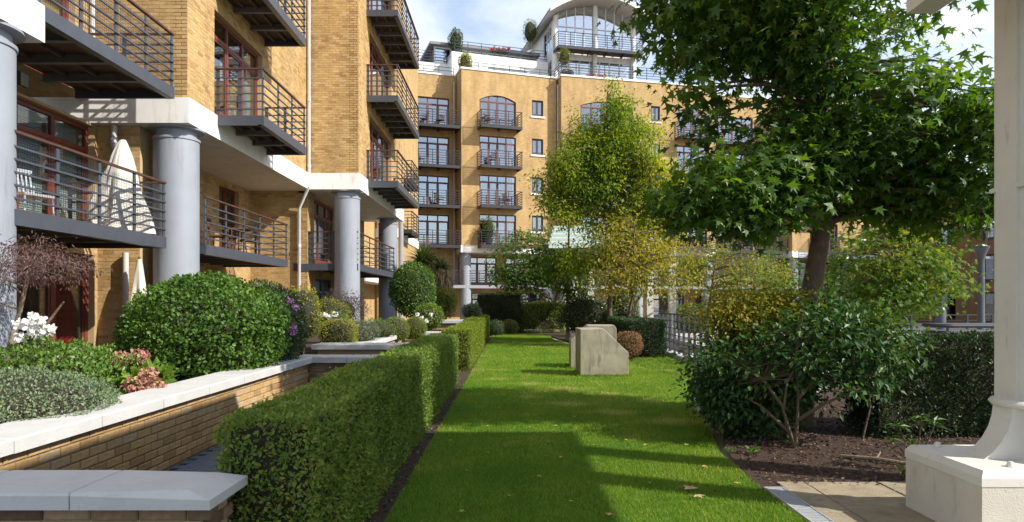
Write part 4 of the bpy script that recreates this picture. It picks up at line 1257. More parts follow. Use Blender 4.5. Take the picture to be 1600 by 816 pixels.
# patio at the lower right
patio = sheet('patio', [(2.3, -4), (9, -4), (9, 6.0), (2.3, 6.0)], 0.002, M['soil'])
xs = [2.31, 2.56, 3.2, 3.84, 4.48, 5.1]; ys = [6.0, 5.72, 5.12, 4.5, 3.9, 3.3]
for i in range(len(xs)-1):
    for j in range(len(ys)-1):
        off = 0.18 if i % 2 else 0.0
        ya = ys[j+1] + off*(j < 4); yb = ys[j] + off*(0 < j)
        if yb - ya < 0.05: continue
        MB().bevbox(xs[i]+0.006, xs[i+1]-0.006, ya+0.006, yb-0.006, 0.0, 0.022+random.uniform(-0.002, 0.003), 0.005).build('paving_slab', M['slab'], patio)
dr = thing('drain_channel', (2.23, 4.6, 0), 'galvanised slotted drain channel between lawn and paving', 'drain')
MB().box(2.145, 2.160, 3.0, 5.82, -0.03, 0.026).box(2.300, 2.312, 3.0, 5.82, -0.03, 0.026).box(2.16, 2.30, 5.805, 5.82, -0.03, 0.026).build('edge_frame', M['grate'], dr)
m = MB(); y = 3.0
while y < 5.79:
    m.box(2.162, 2.298, y, y+0.021, 0.010, 0.022); y += 0.038
m.build('grate', M['grate'], dr, kind='stuff')
MB().box(2.16, 2.30, 3.0, 5.8, -0.029, -0.02).build('channel', M['black'], dr)

# ================================================================ STONE BLOCKS
def stone_block(name, loc, rot, label, poly, depth, mat):
    """poly: front outline (x, z)"""
    t = thing(name, (0, 0, 0), label, 'sculpture', 'stone blocks on the lawn')
    e = 0.012
    n = len(poly)
    cx = sum(p[0] for p in poly)/n; cz = sum(p[1] for p in poly)/n
    def shr(p, k): return (p[0]+(cx-p[0])*k, p[1]+(cz-p[1])*k)
    vs = [(*[shr(p, 0.022)[0]], 0, shr(p, 0.022)[1]) for p in poly] + [(p[0], e, p[1]) for p in poly] + [(p[0], depth-e, p[1]) for p in poly] + [(shr(p, 0.022)[0], depth, shr(p, 0.022)[1]) for p in poly]
    fs = [tuple(range(n))[::-1], tuple(range(3*n, 4*n))]
    for r in range(3):
        for i in range(n): fs.append((r*n+i, r*n+(i+1) % n, (r+1)*n+(i+1) % n, (r+1)*n+i))
    MB().add(vs, fs).build('block', mat, t)
    t.location = loc; t.rotation_euler.z = rot
    return t
stone_block('stone_block', (1.46, 14.6, -0.02), R(2), 'front grey stone block with a slanting corner on the lawn',
            [(0, 0), (1.04, 0), (1.04, 0.53), (0.50, 1.05), (0.0, 1.04)], 0.82, M['concrete'])
stone_block('stone_block', (1.405, 16.4, -0.02), R(-2), 'rear grey stone block half hidden by the front one',
            [(0, 0), (1.10, 0), (1.10, 0.98), (1.05, 1.06), (0.42, 1.06), (0, 0.72)], 0.7, M['concrete'])

# ================================================================ PERGOLA (near white column) and garden ironwork
pg = thing('pergola', (3.6, 4.9, 0), 'cream painted iron pergola column on a stone plinth at the right edge', 'pergola')
PX, PY = 3.695, 4.87
MB().box(3.05, 4.2, 4.43, 5.29, 0.0, 0.40).build('plinth', M['plinth'], pg)
m = MB()
m.add([(3.045,4.425,.40),(4.205,4.425,.40),(4.205,5.295,.40),(3.045,5.295,.40),(3.045,4.425,.455),(4.205,4.425,.455),(4.205,5.295,.455),(3.045,5.295,.455),
       (3.075,4.455,.50),(4.175,4.455,.50),(4.175,5.265,.50),(3.075,5.265,.50)],
      [(0,3,2,1),(8,9,10,11),(0,1,5,4),(1,2,6,5),(2,3,7,6),(3,0,4,7),(4,5,9,8),(5,6,10,9),(6,7,11,10),(7,4,8,11)])
m.build('plinth_cap', M['iron'], pg)
def cross_section(h, f):
    """outline of a cruciform cast column: half width h, flange half width f"""
    return [(-f,-h),(f,-h),(f,-f),(h,-f),(h,f),(f,f),(f,h),(-f,h),(-f,f),(-h,f),(-h,-f),(-f,-f)]
def cross_loft(rows):
    m = MB(); vs = []; n = 12
    for (z, h, f) in rows: vs += [(PX+x, PY+y, z) for (x, y) in cross_section(h, f)]
    fs = []
    for r in range(len(rows)-1):
        for i in range(n): fs.append((r*n+i, r*n+(i+1) % n, (r+1)*n+(i+1) % n, (r+1)*n+i))
    fs.append(tuple(range(n))[::-1]); fs.append(tuple((len(rows)-1)*n+i for i in range(n)))
    return m.add(vs, fs)
cross_loft([(0.50, 0.40, 0.10), (0.55, 0.335, 0.10), (0.62, 0.275, 0.10), (0.70, 0.23, 0.10), (0.78, 0.205, 0.10), (0.86, 0.195, 0.10)]).build('flared_foot', M['iron'], pg)
m = MB(); vs = []
m.lathe((PX, PY, 0), [(0.20, 0.855), (0.235, 0.865), (0.25, 0.885), (0.235, 0.905), (0.20, 0.915)], 32)
m.build('collar', M['iron'], pg, smooth=True)
cross_loft([(0.91, 0.178, 0.105), (4.6, 0.165, 0.098)]).build('shaft', M['iron'], pg)
MB().box(PX-0.15, PX+0.15, PY-0.15, PY+0.15, 0.91, 4.6).build('shaft', M['iron'], pg)
for z in (2.40, 4.0):
    MB().box(PX-0.172, PX+0.172, PY-0.172, PY+0.172, z, z+0.03).build('collar', M['iron'], pg)
for (x, y) in ((3.33, 4.56), (3.24, 5.2), (4.0, 4.56)):
    MB().lathe((x, y, 0.495), [(0.03, 0), (0.03, 0.012), (0.024, 0.016), (0.022, 0.03), (0.012, 0.04)], 12).build('bolt', M['iron'], pg, smooth=True)
MB().box(2.86, 3.06, -3.0, 4.95, 3.69, 3.95).build('beam', M['iron'], pg)
MB().box(2.5, 5.0, PY-0.12, PY+0.12, 4.35, 4.7).build('beam', M['iron'], pg)
for k in range(8):      # boarded pergola roof added out of view, fitted to the shade on lawn and hedge
    MB().box(2.0+0.575*k+0.004, 2.0+0.575*(k+1)-0.004, -7.0, 5.72, 4.72, 4.80).build('roof_panel', M['iron'], pg)
for (x_, y_) in ((PX, -0.6), (PX, -5.6), (6.3, 4.87), (6.3, -0.6), (6.3, -5.6)):
    MB().box(x_-0.16, x_+0.16, y_-0.16, y_+0.16, 0.0, 4.72).build('shaft', M['iron'], pg)
MB().box(2.88, 3.04, PY-0.07, PY+0.07, 3.952, 4.348).build('hanger', M['iron'], pg)

# far white pergola with a sloping pale green glazed roof
fp = thing('far_pergola', (6.0, 31.5, 0), 'white pergola with pale green sloping roof among the trees', 'pergola')
for px in (897, 923, 1015, 1050):
    d = 31.6 if px != 1050 else 30.5
    MB().box(gx(px, d)-0.15, gx(px, d)+0.15, d-0.15, d+0.15, -0.03, 4.08).build('post', M['iron'], fp)
for i in range(5):
    z0 = 4.08 + i*0.24; y0 = 31.0 + i*0.5
    m = MB(); m.add([(gx(857, 31.2)+0.09*i, y0, z0), (gx(1040, 31.2), y0, z0), (gx(1040, 31.2), y0+0.52, z0+0.25), (gx(857, 31.2)+0.09*i, y0+0.52, z0+0.25),
                     (gx(857, 31.2)+0.09*i, y0, z0+0.05), (gx(1040, 31.2), y0, z0+0.05), (gx(1040, 31.2), y0+0.52, z0+0.30), (gx(857, 31.2)+0.09*i, y0+0.52, z0+0.30)],
                    [(0,3,2,1),(4,5,6,7),(0,1,5,4),(1,2,6,5),(2,3,7,6),(3,0,4,7)])
    m.build('roof_panel', M['awning'], fp)
    MB().box(gx(857, 31.2)+0.09*i, gx(1040, 31.2), y0-0.05, y0-0.005, z0-0.04, z0+0.07).build('glazing_bar', M['white'], fp)

def railing(name, label, pts, h, nr, gap, mat, post_r=0.02, kerb=None, group=None):
    t = thing(name, (pts[0][0], pts[0][1], 0), label, 'railing', group)
    tot = 0; P = [Vector((x, y, 0)) for (x, y) in pts]
    for a, b in zip(P[:-1], P[1:]):
        n = max(1, round((b-a).length/gap))
        for i in range(n):
            p = a+(b-a)*i/n
            MB().box(p.x-post_r, p.x+post_r, p.y-post_r, p.y+post_r, 0, h).build('post', mat, t)
    for k in range(nr):
        z = h*(k+1)/nr - 0.01
        MB().tube([(p.x, p.y, z) for p in P], 0.022 if k == nr-1 else 0.013, 6).build('rail', mat, t)
    if kerb:
        m = MB()
        for a, b in zip(P[:-1], P[1:]): m.bar((a.x, a.y, 0.04), (b.x, b.y, 0.04), 0.3, 0.12)
        m.build('kerb', M['coping'], t)
    return t
railing('garden_railing', 'grey blue metal railing on a white kerb right of the stone blocks', [(4.85, 22.5), (4.78, 19.0), (4.72, 16.5), (5.4, 12.0)], 1.25, 6, 0.62, M['steel'], 0.028, kerb=True)
railing('plaza_railing', 'dark railing across the plaza behind the lamp post', [(10, 25.5), (16, 24.0), (24, 24.0)], 1.15, 6, 0.9, M['steel_far'], 0.03)
railing('gallery_railing', 'pale distant railing behind the white pergola posts', [(7.5, 38), (14, 39), (22, 40)], 1.1, 5, 1.2, M['steel_far'], 0.03)
# curved low guard rail right of the hedge
t = thing('guard_rail', (9.6, 15.0, 0), 'low dark metal guard rail with rounded end behind the right hedge', 'railing')
for (z, r) in ((1.09, 0.045), (0.95, 0.04)):
    pts = []
    for i in range(13):
        a = math.pi*(0.5+i/12); pts.append((9.4+0.35*math.cos(a), 14.9+0.35*math.sin(a), z))
    MB().tube([(16, 15.25+0.0, z)]+pts[:1]+pts[1:]+[(16, 14.55, z)], r, 8).build('rail', M['steel_far'], t, smooth=True)
for x in (9.3, 11.2, 13.2, 15.2):
    for y in (14.57, 15.23): MB().tube([(x, y, 0), (x, y, 1.08)], 0.03, 8).build('post', M['steel'], t)
# lamp post with an upward lamp and a disc reflector
t = thing('lamp_post', (gx(1533, 19.5), 19.5, 0), 'grey lamp post with flared top and disc reflector at the right', 'lamp')
x = gx(1533, 19.5); y = 19.5
MB().lathe((x, y, 0), [(0.14, 0), (0.14, 0.5), (0.10, 0.6), (0.085, 2.75), (0.09, 2.8), (0.12, 2.95), (0.20, 3.14), (0.215, 3.16), (0.215, 3.19)], 20).build('pole', M['steel'], t, smooth=True)
MB().lathe((x, y, 0), [(0.16, 3.185), (0.13, 3.22), (0.04, 3.24)], 20).build('lamp_lens', M['white_frame'], t, smooth=True)
for k in range(3):
    a = k*2.094+0.5
    MB().tube([(x+0.19*math.cos(a), y+0.19*math.sin(a), 3.15), (x+0.34*math.cos(a), y+0.34*math.sin(a), 3.78)], 0.012, 6).build('strut', M['steel'], t)
MB().lathe((x, y, 0), [(0.10, 3.80), (0.50, 3.78), (0.52, 3.80), (0.42, 3.84), (0.1, 3.88)], 28).build('reflector', M['white_frame'], t, smooth=True)
t = thing('bollard', (gx(1470, 22), 22.0, 0), 'dark rounded bollard on the plaza behind the small tree', 'bollard')
MB().lathe((gx(1470, 22), 22.0, 0), [(0.15, 0), (0.15, 1.3), (0.12, 1.4), (0.06, 1.46), (0.01, 1.48)], 20).build('shaft', M['steel'], t, smooth=True)
MB().lathe((gx(1470, 22), 22.0, 0), [(0.26, 0), (0.26, 0.06), (0.22, 0.08)], 20).build('base', M['steel'], t, smooth=True)

# ================================================================ PLANTS
def rand_dir(n):
    v = RNG.normal(size=(n, 3)); return norm(v)

def core_blob(c, rad, seed, k, mat, parent, name='twigs_or_core', zmin=None):  # solid blob, coloured dark as the shade inside a bush
    n = 20; rows = 12; vs = []; fs = []
    D = []
    for j in range(rows+1):
        ph = math.pi*j/rows
        for i in range(n):
            th = 2*math.pi*i/n
            D.append((math.sin(ph)*math.cos(th), math.sin(ph)*math.sin(th), math.cos(ph)))
    D = np.array(D)
    f = k*(1+0.10*vnoise(D, 2.5, seed))
    V = np.array(c)+D*np.array(rad)*f[:, None]
    if zmin is not None: V[:, 2] = np.maximum(V[:, 2], zmin)
    for j in range(rows):
        for i in range(n): fs.append((j*n+i, (j+1)*n+i, (j+1)*n+(i+1) % n, j*n+(i+1) % n))
    return MB().add([tuple(v) for v in V], fs).build(name, mat, parent, smooth=True)

def shrub(name, label, c, rad, n, size, mat, tmpl=T_OVAL, rough=0.12, nfreq=3.0, shell=0.10, sq=2.0, zmin=None, core=0.84, base=None, stems=0, cat='shrub', group=None, tone=None, up=0.35, jit=0.55):
    """clipped or mounded bush: leaves spread through an uneven shell round a solid core in a shade-dark colour"""
    seed = abs(hash(label)) % 9973 if False else sum(ord(ch) for ch in label) % 9973
    zb = base if base is not None else max(0.0, c[2]-rad[2])
    t = thing(name, (c[0], c[1], zb), label, cat, group)
    D = rand_dir(int(n*1.15))
    if sq != 2.0:
        p = (np.abs(D)**sq).sum(1)**(-1.0/sq)
        Dq = D*p[:, None]
    else: Dq = D
    f = 1 + rough*vnoise(D, nfreq, seed) + 0.4*rough*vnoise(D, nfreq*3, seed+1) - np.abs(RNG.normal(size=len(D)))*shell
    P = np.array(c)+Dq*np.array(rad)*f[:, None]
    keep = P[:, 2] > (zmin if zmin is not None else zb)
    P = P[keep]; D = D[keep]; m = len(P)
    Nn = norm(D/np.array(rad)*min(rad))
    T = RNG.normal(size=(m, 3))*0.8 + Nn*0.55 + np.array([0, 0, up])
    N = Nn + RNG.normal(size=(m, 3))*jit + np.array([0, 0, 0.3])
    S = size*RNG.uniform(0.6, 1.3, m)
    rnd = 0.45 + 0.22*vnoise(P, 2.2/max(rad), seed+5) + RNG.normal(size=m)*0.2
    if tone is not None: rnd = rnd + tone(P)
    leaves('foliage', P, T, N, S, tmpl, mat, t, rnd)
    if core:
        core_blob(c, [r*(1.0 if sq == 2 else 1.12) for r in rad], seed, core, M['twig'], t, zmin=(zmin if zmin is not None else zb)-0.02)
    mb = MB()
    k = max(1, stems)
    for i in range(k):
        a = 6.283*i/k+0.4
        mb.tube([(c[0]+0.1*rad[0]*math.cos(a), c[1]+0.1*rad[1]*math.sin(a), zb-0.03), (c[0]+0.3*rad[0]*math.cos(a), c[1]+0.3*rad[1]*math.sin(a), c[2]), (c[0]+0.5*rad[0]*math.cos(a), c[1]+0.5*rad[1]*math.sin(a), c[2]+0.5*rad[2])], [0.02, 0.015, 0.006], 6)
    mb.build('stem', M['stem'], t)
    return t

def hedge(name, label, x0, x1, y0, y1, h, n_m2, size, mat, tmpl=T_OVAL, group=None, wob=0.025, z0=0.0, gaps=0.0, top_mat=None):
    t = thing(name, ((x0+x1)/2, (y0+y1)/2, z0), label, 'hedge', group)
    seed = sum(ord(ch) for ch in label) % 997
    faces = [((x0,y0,z0),(x1-x0,0,0),(0,0,h),(0,-1,0)), ((x1,y0,z0),(0,y1-y0,0),(0,0,h),(1,0,0)), ((x0,y0,z0),(0,y1-y0,0),(0,0,h),(-1,0,0)),
             ((x0,y0,z0+h),(x1-x0,0,0),(0,y1-y0,0),(0,0,1)), ((x0,y1,z0),(x1-x0,0,0),(0,0,h),(0,1,0))]
    PP = []; NN = []
    for (o, a, b, nn) in faces:
        o, a, b, nn = map(np.array, (o, a, b, nn))
        ar = np.linalg.norm(a)*np.linalg.norm(b)
        k = int(ar*n_m2)
        if nn[1] == 1: k = int(k*0.3)
        uu = RNG.random((k, 2))
        P = o + uu[:, :1]*a + uu[:, 1:]*b
        low = (P[:, 2]-z0)/h
        inset = np.abs(RNG.normal(size=k))*0.028 - 0.006
        stray = RNG.random(k) < 0.025
        inset = np.where(stray, -0.05*RNG.random(k), inset)
        if nn[2] == 0: inset = inset + 0.05*np.clip(0.22-low, 0, 1)/0.22*RNG.random(k) + 0.03*np.clip(low-0.95, 0, 1)/0.05
        edge = vnoise(P, 2.0, seed)*wob + vnoise(P, 7.0, seed+2)*wob*0.6
        P = P + nn*(edge - inset)[:, None]
        if gaps:
            g = vnoise(P, 5.0, seed+9) + RNG.normal(size=k)*0.25
            ok = g > -1.0+gaps
            P = P[ok]
        PP.append(P); NN.append(np.tile(nn, (len(P), 1)).astype(float))
    P = np.vstack(PP); Nf = np.vstack(NN); m = len(P)
    T = RNG.normal(size=(m, 3))*0.8 + Nf*0.6 + np.array([0, 0, 0.35])
    N = Nf + RNG.normal(size=(m, 3))*0.65
    S = size*RNG.uniform(0.6, 1.3, m)
    rnd = 0.42 + 0.18*vnoise(P, 2.5, seed+3) + 0.12*vnoise(P, 9.0, seed+4) + RNG.normal(size=m)*0.19
    leaves('foliage', P, T, N, S, tmpl, mat, t, rnd)
    e = 0.055
    MB().box(x0+e, x1-e, y0+e, y1-e, z0+0.12*h, z0+h-e).build('twigs_or_core', M['twig'], t)  # solid dark box, the hedge's inner shade put into its colour
    mb = MB(); y = y0+0.2
    while y < y1-0.1:
        xx = (x0+x1)/2+random.uniform(-0.1, 0.1)*(x1-x0)
        mb.tube([(xx, y, z0-0.02), (xx+random.uniform(-.04, .04), y, z0+0.15*h)], 0.012, 5); y += max(0.35, (y1-y0)/20)
    mb.build('stems', M['stem'], t, kind='stuff')
    return t

def tree(name, label, trunk, r0, r1, ells, size, mat, tmpl=T_OVAL, per=40, cl=0.35, limb_share=0.5, group=None, bark=None, droop=0.5, flat=0.6, tone=None, extra_trunks=(), limb_r=0.035, shell_bias=0.35, limb_from=0.35, skip=None, mult=1):
    """trunk: list of points; ells: (centre, radii, clump count) that make up an uneven crown"""
    t = thing(name, trunk[0], label, 'tree', group)
    seed = sum(ord(ch) for ch in label) % 997
    bark = bark or M['bark']
    tp = [Vector(p) for p in trunk]
    n = len(tp)
    # smooth trunk
    pts = []; rad = []
    for i in range(n-1):
        p0 = tp[max(i-1, 0)]; p1 = tp[i]; p2 = tp[i+1]; p3 = tp[min(i+2, n-1)]
        for k in range(6):
            s = k/6
            pts.append(0.5*((2*p1)+(p2-p0)*s+(2*p0-5*p1+4*p2-p3)*s*s+(3*p1-p0-3*p2+p3)*s**3))
    pts.append(tp[-1])
    L = len(pts)
    rad = [r0+(r1-r0)*(i/(L-1))**0.8 for i in range(L)]
    rad[0] *= 1.35; 
    if L > 2: rad[1] *= 1.12
    MB().tube(pts, rad, 12).build('trunk', bark, t, smooth=True)
    for tr_ in extra_trunks:
        q = [Vector(p) for p in tr_]
        MB().tube(q, [r0*0.75*(1-0.7*i/(len(q)-1)) for i in range(len(q))], 9).build('trunk', bark, t, smooth=True)
    C = []
    for (c, rd, k) in ells:
        d = rand_dir(k); u = RNG.random(k)**(1/3.0)
        u = shell_bias + (1-shell_bias)*u
        C.append(np.array(c)+d*np.array(rd)*u[:, None])
    C = np.vstack(C)
    if mult > 1: C = np.vstack([C] + [C + RNG.normal(size=C.shape)*cl*0.8 for _ in range(mult-1)])
    if skip is not None: C = C[~skip(C)]
    # limbs
    mb = MB()
    for c in C:
        if random.random() > limb_share: continue
        cv = Vector(c)
        best = None
        for i in range(int(L*limb_from), L):
            p = pts[i]
            if p.z > cv.z+0.1 and i > int(L*limb_from): continue
            dd = (p-cv).length + max(0, 0.35*(cv.z-p.z) - 0.3)
            if best is None or dd < best[0]: best = (dd, i)
        if best is None: continue
        p = pts[best[1]]
        ln = (cv-p).length
        mid = p.lerp(cv, 0.5)+Vector((random.uniform(-.1, .1)*ln, random.uniform(-.1, .1)*ln, 0.12*ln))
        mb.tube([p, p.lerp(mid, 0.55)+Vector((0, 0, 0.03*ln)), mid, mid.lerp(cv, 0.6)+Vector((0, 0, 0.03*ln)), cv], [min(limb_r, rad[best[1]]*0.6), limb_r*0.75, limb_r*0.55, limb_r*0.35, limb_r*0.12], 6, cap=False)
    if mb.v: mb.build('limbs', bark, t, smooth=True, kind='stuff')
    K = len(C)
    off = RNG.normal(size=(K*per, 3))
    cc = np.repeat(C, per, axis=0)
    csz = np.repeat(cl*RNG.uniform(0.7, 1.3, K), per)
    P = cc + off*np.array([1, 1, flat])*0.5*csz[:, None]
    m = len(P)
    outv = norm(off*np.array([1, 1, 0.5]))
    T = outv*0.8 + RNG.normal(size=(m, 3))*0.45 + np.array([0, 0, -droop])
    N = np.array([0, 0, 1.0]) + outv*0.35 + RNG.normal(size=(m, 3))*0.48
    S = size*RNG.uniform(0.45, 1.28, m)
    cr_ = np.repeat(RNG.normal(size=K)*0.13, per)
    rnd = 0.42 + cr_ + 0.16*vnoise(P, 0.9, seed) + RNG.normal(size=m)*0.16
    if tone is not None: rnd = rnd + tone(P)
    leaves('crown', P, T, N, S, tmpl, mat, t, rnd, kind='stuff')
    return t

def flower_heads(parent, pts, r, mat, n=90, petal=0.035, name='flower_head'):
    for p in pts:
        D = rand_dir(n)
        P = np.array(p)+D*r*(1-0.15*RNG.random((n, 1)))*np.array([1, 1, 0.85])
        leaves(name, P, D*0.3+RNG.normal(size=(n, 3)), D+RNG.normal(size=(n, 3))*0.3, petal*RNG.uniform(0.7, 1.2, n), T_ROUND, mat, parent)

# ---- hedges along the lawn
hedge('clipped_hedge', 'near clipped green hedge along the left edge of the lawn', -1.55, -1.05, 3.58, 13.1, 0.98, 5200, 0.030, M['lf_hedge'], group='clipped hedges along the lawn', gaps=0.22, wob=0.034)
hedge('clipped_hedge', 'pale sunlit clipped hedge block further along the lawn', -1.62, -0.98, 15.8, 23.2, 0.93, 2600, 0.042, M['lf_hedge_lime'], group='clipped hedges along the lawn')
hedge('clipped_hedge', 'furthest clipped hedge block at the left of the lawn', -1.72, -1.05, 24.4, 31.0, 0.95, 1500, 0.055, M['lf_hedge_lime'], group='clipped hedges along the lawn')
hedge('dark_hedge', 'tall dark evergreen hedge closing the far left of the lawn', -1.75, 0.42, 35.0, 36.2, 1.95, 900, 0.075, M['lf_yew'], wob=0.12)
hedge('dark_hedge', 'lower dark hedge with paler top behind the forked tree', 0.5, 2.7, 35.3, 36.3, 1.55, 900, 0.075, M['lf_hedge'], wob=0.10)
hedge('square_hedge', 'dark square hedge beside the railing right of the stone blocks', 3.35, 4.40, 19.5, 24.0, 1.06, 1600, 0.05, M['lf_yew'])
hedge('boundary_hedge', 'short dark hedge behind the camellia and the tree trunk', 3.05, 4.2, 9.6, 10.3, 1.05, 1800, 0.05, M['lf_yew'], wob=0.06)
hedge('boundary_hedge', 'dark shaded hedge behind the camellia at the right', 4.25, 9.5, 7.95, 8.75, 1.17, 2800, 0.045, M['lf_yew'], gaps=0.35, wob=0.05)

# ---- left planting
shrub('viburnum_bush', 'large rounded glossy green bush in the left planter', (-4.17, 9.3, 1.17), (1.08, 0.95, 0.78), 21000, 0.047, M['lf_viburnum'], T_ROUND, rough=0.11, base=0.56, shell=0.09)
fb = shrub('flowering_bush', 'darker green bush with purple flowers right of the large rounded bush', (-3.78, 10.5, 1.18), (0.62, 0.75, 0.70), 9000, 0.045, M['lf_dark'], T_OVAL, rough=0.10, base=0.56)
flower_heads(fb, [tuple(at(460, 512, 9.75)), tuple(at(463, 480, 9.8)), tuple(at(452, 470, 9.8)), tuple(at(459, 520, 9.75)), tuple(at(400, 448, 10.0))], 0.045, M['pt_purple'], 40, 0.03, 'flower')
shrub('hebe_mound', 'low grey green mound spilling over the white coping at the left edge', (-4.12, 5.62, 0.70), (0.76, 0.85, 0.33), 17000, 0.026, M['lf_grey'], T_OVAL, rough=0.13, nfreq=4.5, base=0.5, zmin=0.50, shell=0.06, core=0.88)
rb = shrub('rose_bush', 'leafy rose bush with white blooms in front of the glazed door', (-4.72, 7.1, 0.86), (0.78, 0.6, 0.34), 6500, 0.05, M['lf_rose'], T_OVAL, rough=0.28, nfreq=4, base=0.56, shell=0.22, core=0.6, stems=5)
mbs = MB()
RO = [(28, 508), (50, 500), (62, 503), (75, 517), (32, 527), (60, 522), (88, 565), (44, 512)]
for (px, py) in RO:
    p = at(px, py, 6.95); mbs.tube([(p.x+0.05, p.y+0.1, 0.9), tuple(p)], [0.008, 0.005], 5)
mbs.build('stem', M['stem'], rb)
flower_heads(rb, [tuple(at(px, py, 6.95)) for (px, py) in RO], 0.045, M['pt_white'], 60, 0.05, 'flower')
hb = shrub('hydrangea', 'hydrangea with dusty pink flower heads beside the coping', (-4.05, 7.35, 0.70), (0.32, 0.30, 0.20), 420, 0.13, M['lf_lime'], T_OVAL, rough=0.2, base=0.56, core=0.5, stems=4)
flower_heads(hb, [tuple(at(x_, y_, d_)) for (x_, y_, d_) in ((190, 561, 7.2), (218, 557, 7.3), (231, 587, 7.0), (208, 603, 6.9), (242, 603, 7.0))], 0.088, M['pt_pink'], 150, 0.038)
tree('japanese_maple', 'purple leaved lacy maple in front of the glazed door at the left edge', [(-6.15, 8.4, 0.5), (-6.18, 8.4, 1.0), (-6.05, 8.4, 1.5), (-5.9, 8.35, 2.0)], 0.045, 0.02,
     [((-6.25, 8.4, 2.15), (0.7, 0.5, 0.26), 34), ((-5.65, 8.3, 2.0), (0.5, 0.45, 0.2), 26), ((-6.5, 8.2, 1.7), (0.35, 0.3, 0.3), 8)], 0.052, M['lf_maple'], T_LONG, per=62, cl=0.26, flat=0.35, droop=0.7, bark=M['bark_pale'], limb_share=0.32, limb_r=0.014, limb_from=0.2,
     extra_trunks=[[(-6.15, 8.4, 0.6), (-5.75, 8.35, 1.25), (-5.45, 8.3, 1.6)]])
shrub('leafy_bush', 'loose green bush behind the roses by the terrace', (-5.3, 8.9, 0.70), (0.8, 0.6, 0.30), 3200, 0.06, M['lf_rose'], rough=0.25, base=0.5, shell=0.2, core=0.6)
shrub('golden_box', 'rounded cube of golden clipped box in the middle planter', (-3.52, 13.85, 0.92), (0.36, 0.36, 0.33), 3200, 0.035, M['lf_box'], sq=4.0, rough=0.05, base=0.56, core=0.86)
shrub('yellow_shrub', 'yellow green shrub left of the golden box', (-4.2, 13.6, 1.35), (0.4, 0.4, 0.55), 2200, 0.05, M['lf_box'], rough=0.2, base=0.56, shell=0.18)
shrub('orange_tinged_shrub', 'orange tinged shrub behind the golden box', (-3.95, 15.0, 1.28), (0.42, 0.4, 0.42), 1800, 0.05, M['lf_mixed'], rough=0.22, base=0.56, shell=0.18)
ws = shrub('white_flowered_shrub', 'small shrub with white flowers above the golden box', (-3.75, 14.5, 1.1), (0.3, 0.3, 0.3), 900, 0.045, M['lf_rose'], rough=0.2, base=0.56)
flower_heads(ws, [tuple(at(505+9*i, 491+(i % 2)*4, 14.2)) for i in range(3)], 0.06, M['pt_white'], 40, 0.04, 'flower')
shrub('purple_bush', 'wispy purple brown bush in front of the second column', (-4.25, 17.0, 1.4), (0.68, 0.5, 0.46), 3800, 0.05, M['lf_purple'], T_LONG, rough=0.3, base=0.56, shell=0.28, core=0.5, up=1.2)
shrub('grey_leaved_shrub', 'low grey green feathery shrub in the middle planter', (-3.45, 15.6, 0.92), (0.46, 0.7, 0.27), 3200, 0.045, M['lf_grey'], T_LONG, rough=0.25, base=0.56, shell=0.2, up=0.9)
shrub('sage_shrub', 'looser grey green shrub right of the feathery one', (-3.35, 17.2, 0.90), (0.42, 0.6, 0.27), 2200, 0.045, M['lf_rose'], T_LONG, rough=0.25, base=0.56, shell=0.2, up=0.9)
shrub('box_ball', 'left clipped box ball beside the white coping', (-3.12, 18.3, 0.86), (0.38, 0.38, 0.34), 3000, 0.032, M['lf_hedge'], rough=0.03, shell=0.05, base=0.56, core=0.9, group='clipped box balls')
shrub('box_ball', 'right clipped box ball of the pair by the coping', (-2.75, 19.4, 0.86), (0.33, 0.33, 0.32), 2600, 0.032, M['lf_hedge_lime'], rough=0.03, shell=0.05, base=0.56, core=0.9, group='clipped box balls')
shrub('broad_evergreen', 'tall rounded dark green shrub beside the last column', (-3.55, 24.5, 2.0), (0.85, 0.8, 1.0), 6000, 0.085, M['lf_viburnum'], rough=0.10, base=0.5, shell=0.12)
ls = shrub('lime_shrub', 'bright lime green shrub below the tall rounded one', (-2.75, 22.6, 1.12), (0.48, 0.42, 0.46), 2600, 0.06, M['lf_lime'], rough=0.16, base=0.5)
flower_heads(ls, [tuple(at(652+7*i, 492+(i % 3)*5, 21.8)) for i in range(4)], 0.06, M['pt_white'], 35, 0.05, 'flower')
shrub('yellow_leaved_shrub', 'loose yellow leaved shrub right of the palm', (-2.85, 28.0, 1.55), (0.62, 0.5, 0.6), 2200, 0.09, M['lf_mixed'], rough=0.28, base=0.5, shell=0.25, core=0.6)
shrub('silver_plant', 'silvery plant on golden foliage by the far column', (-1.75, 29.5, 1.15), (0.42, 0.4, 0.36), 900, 0.12, M['lf_grey'], T_LONG, rough=0.15, base=0.4)
shrub('low_round_bush', 'low round bush at the far end of the hedges', (-0.75, 32.6, 0.34), (0.42, 0.4, 0.42), 2000, 0.045, M['lf_dark'], rough=0.06, base=0.0)
shrub('low_round_bush', 'small round bush further right against the dark hedge', (-0.1, 34.2, 0.34), (0.45, 0.4, 0.40), 2000, 0.045, M['lf_hedge'], rough=0.06, base=0.0)
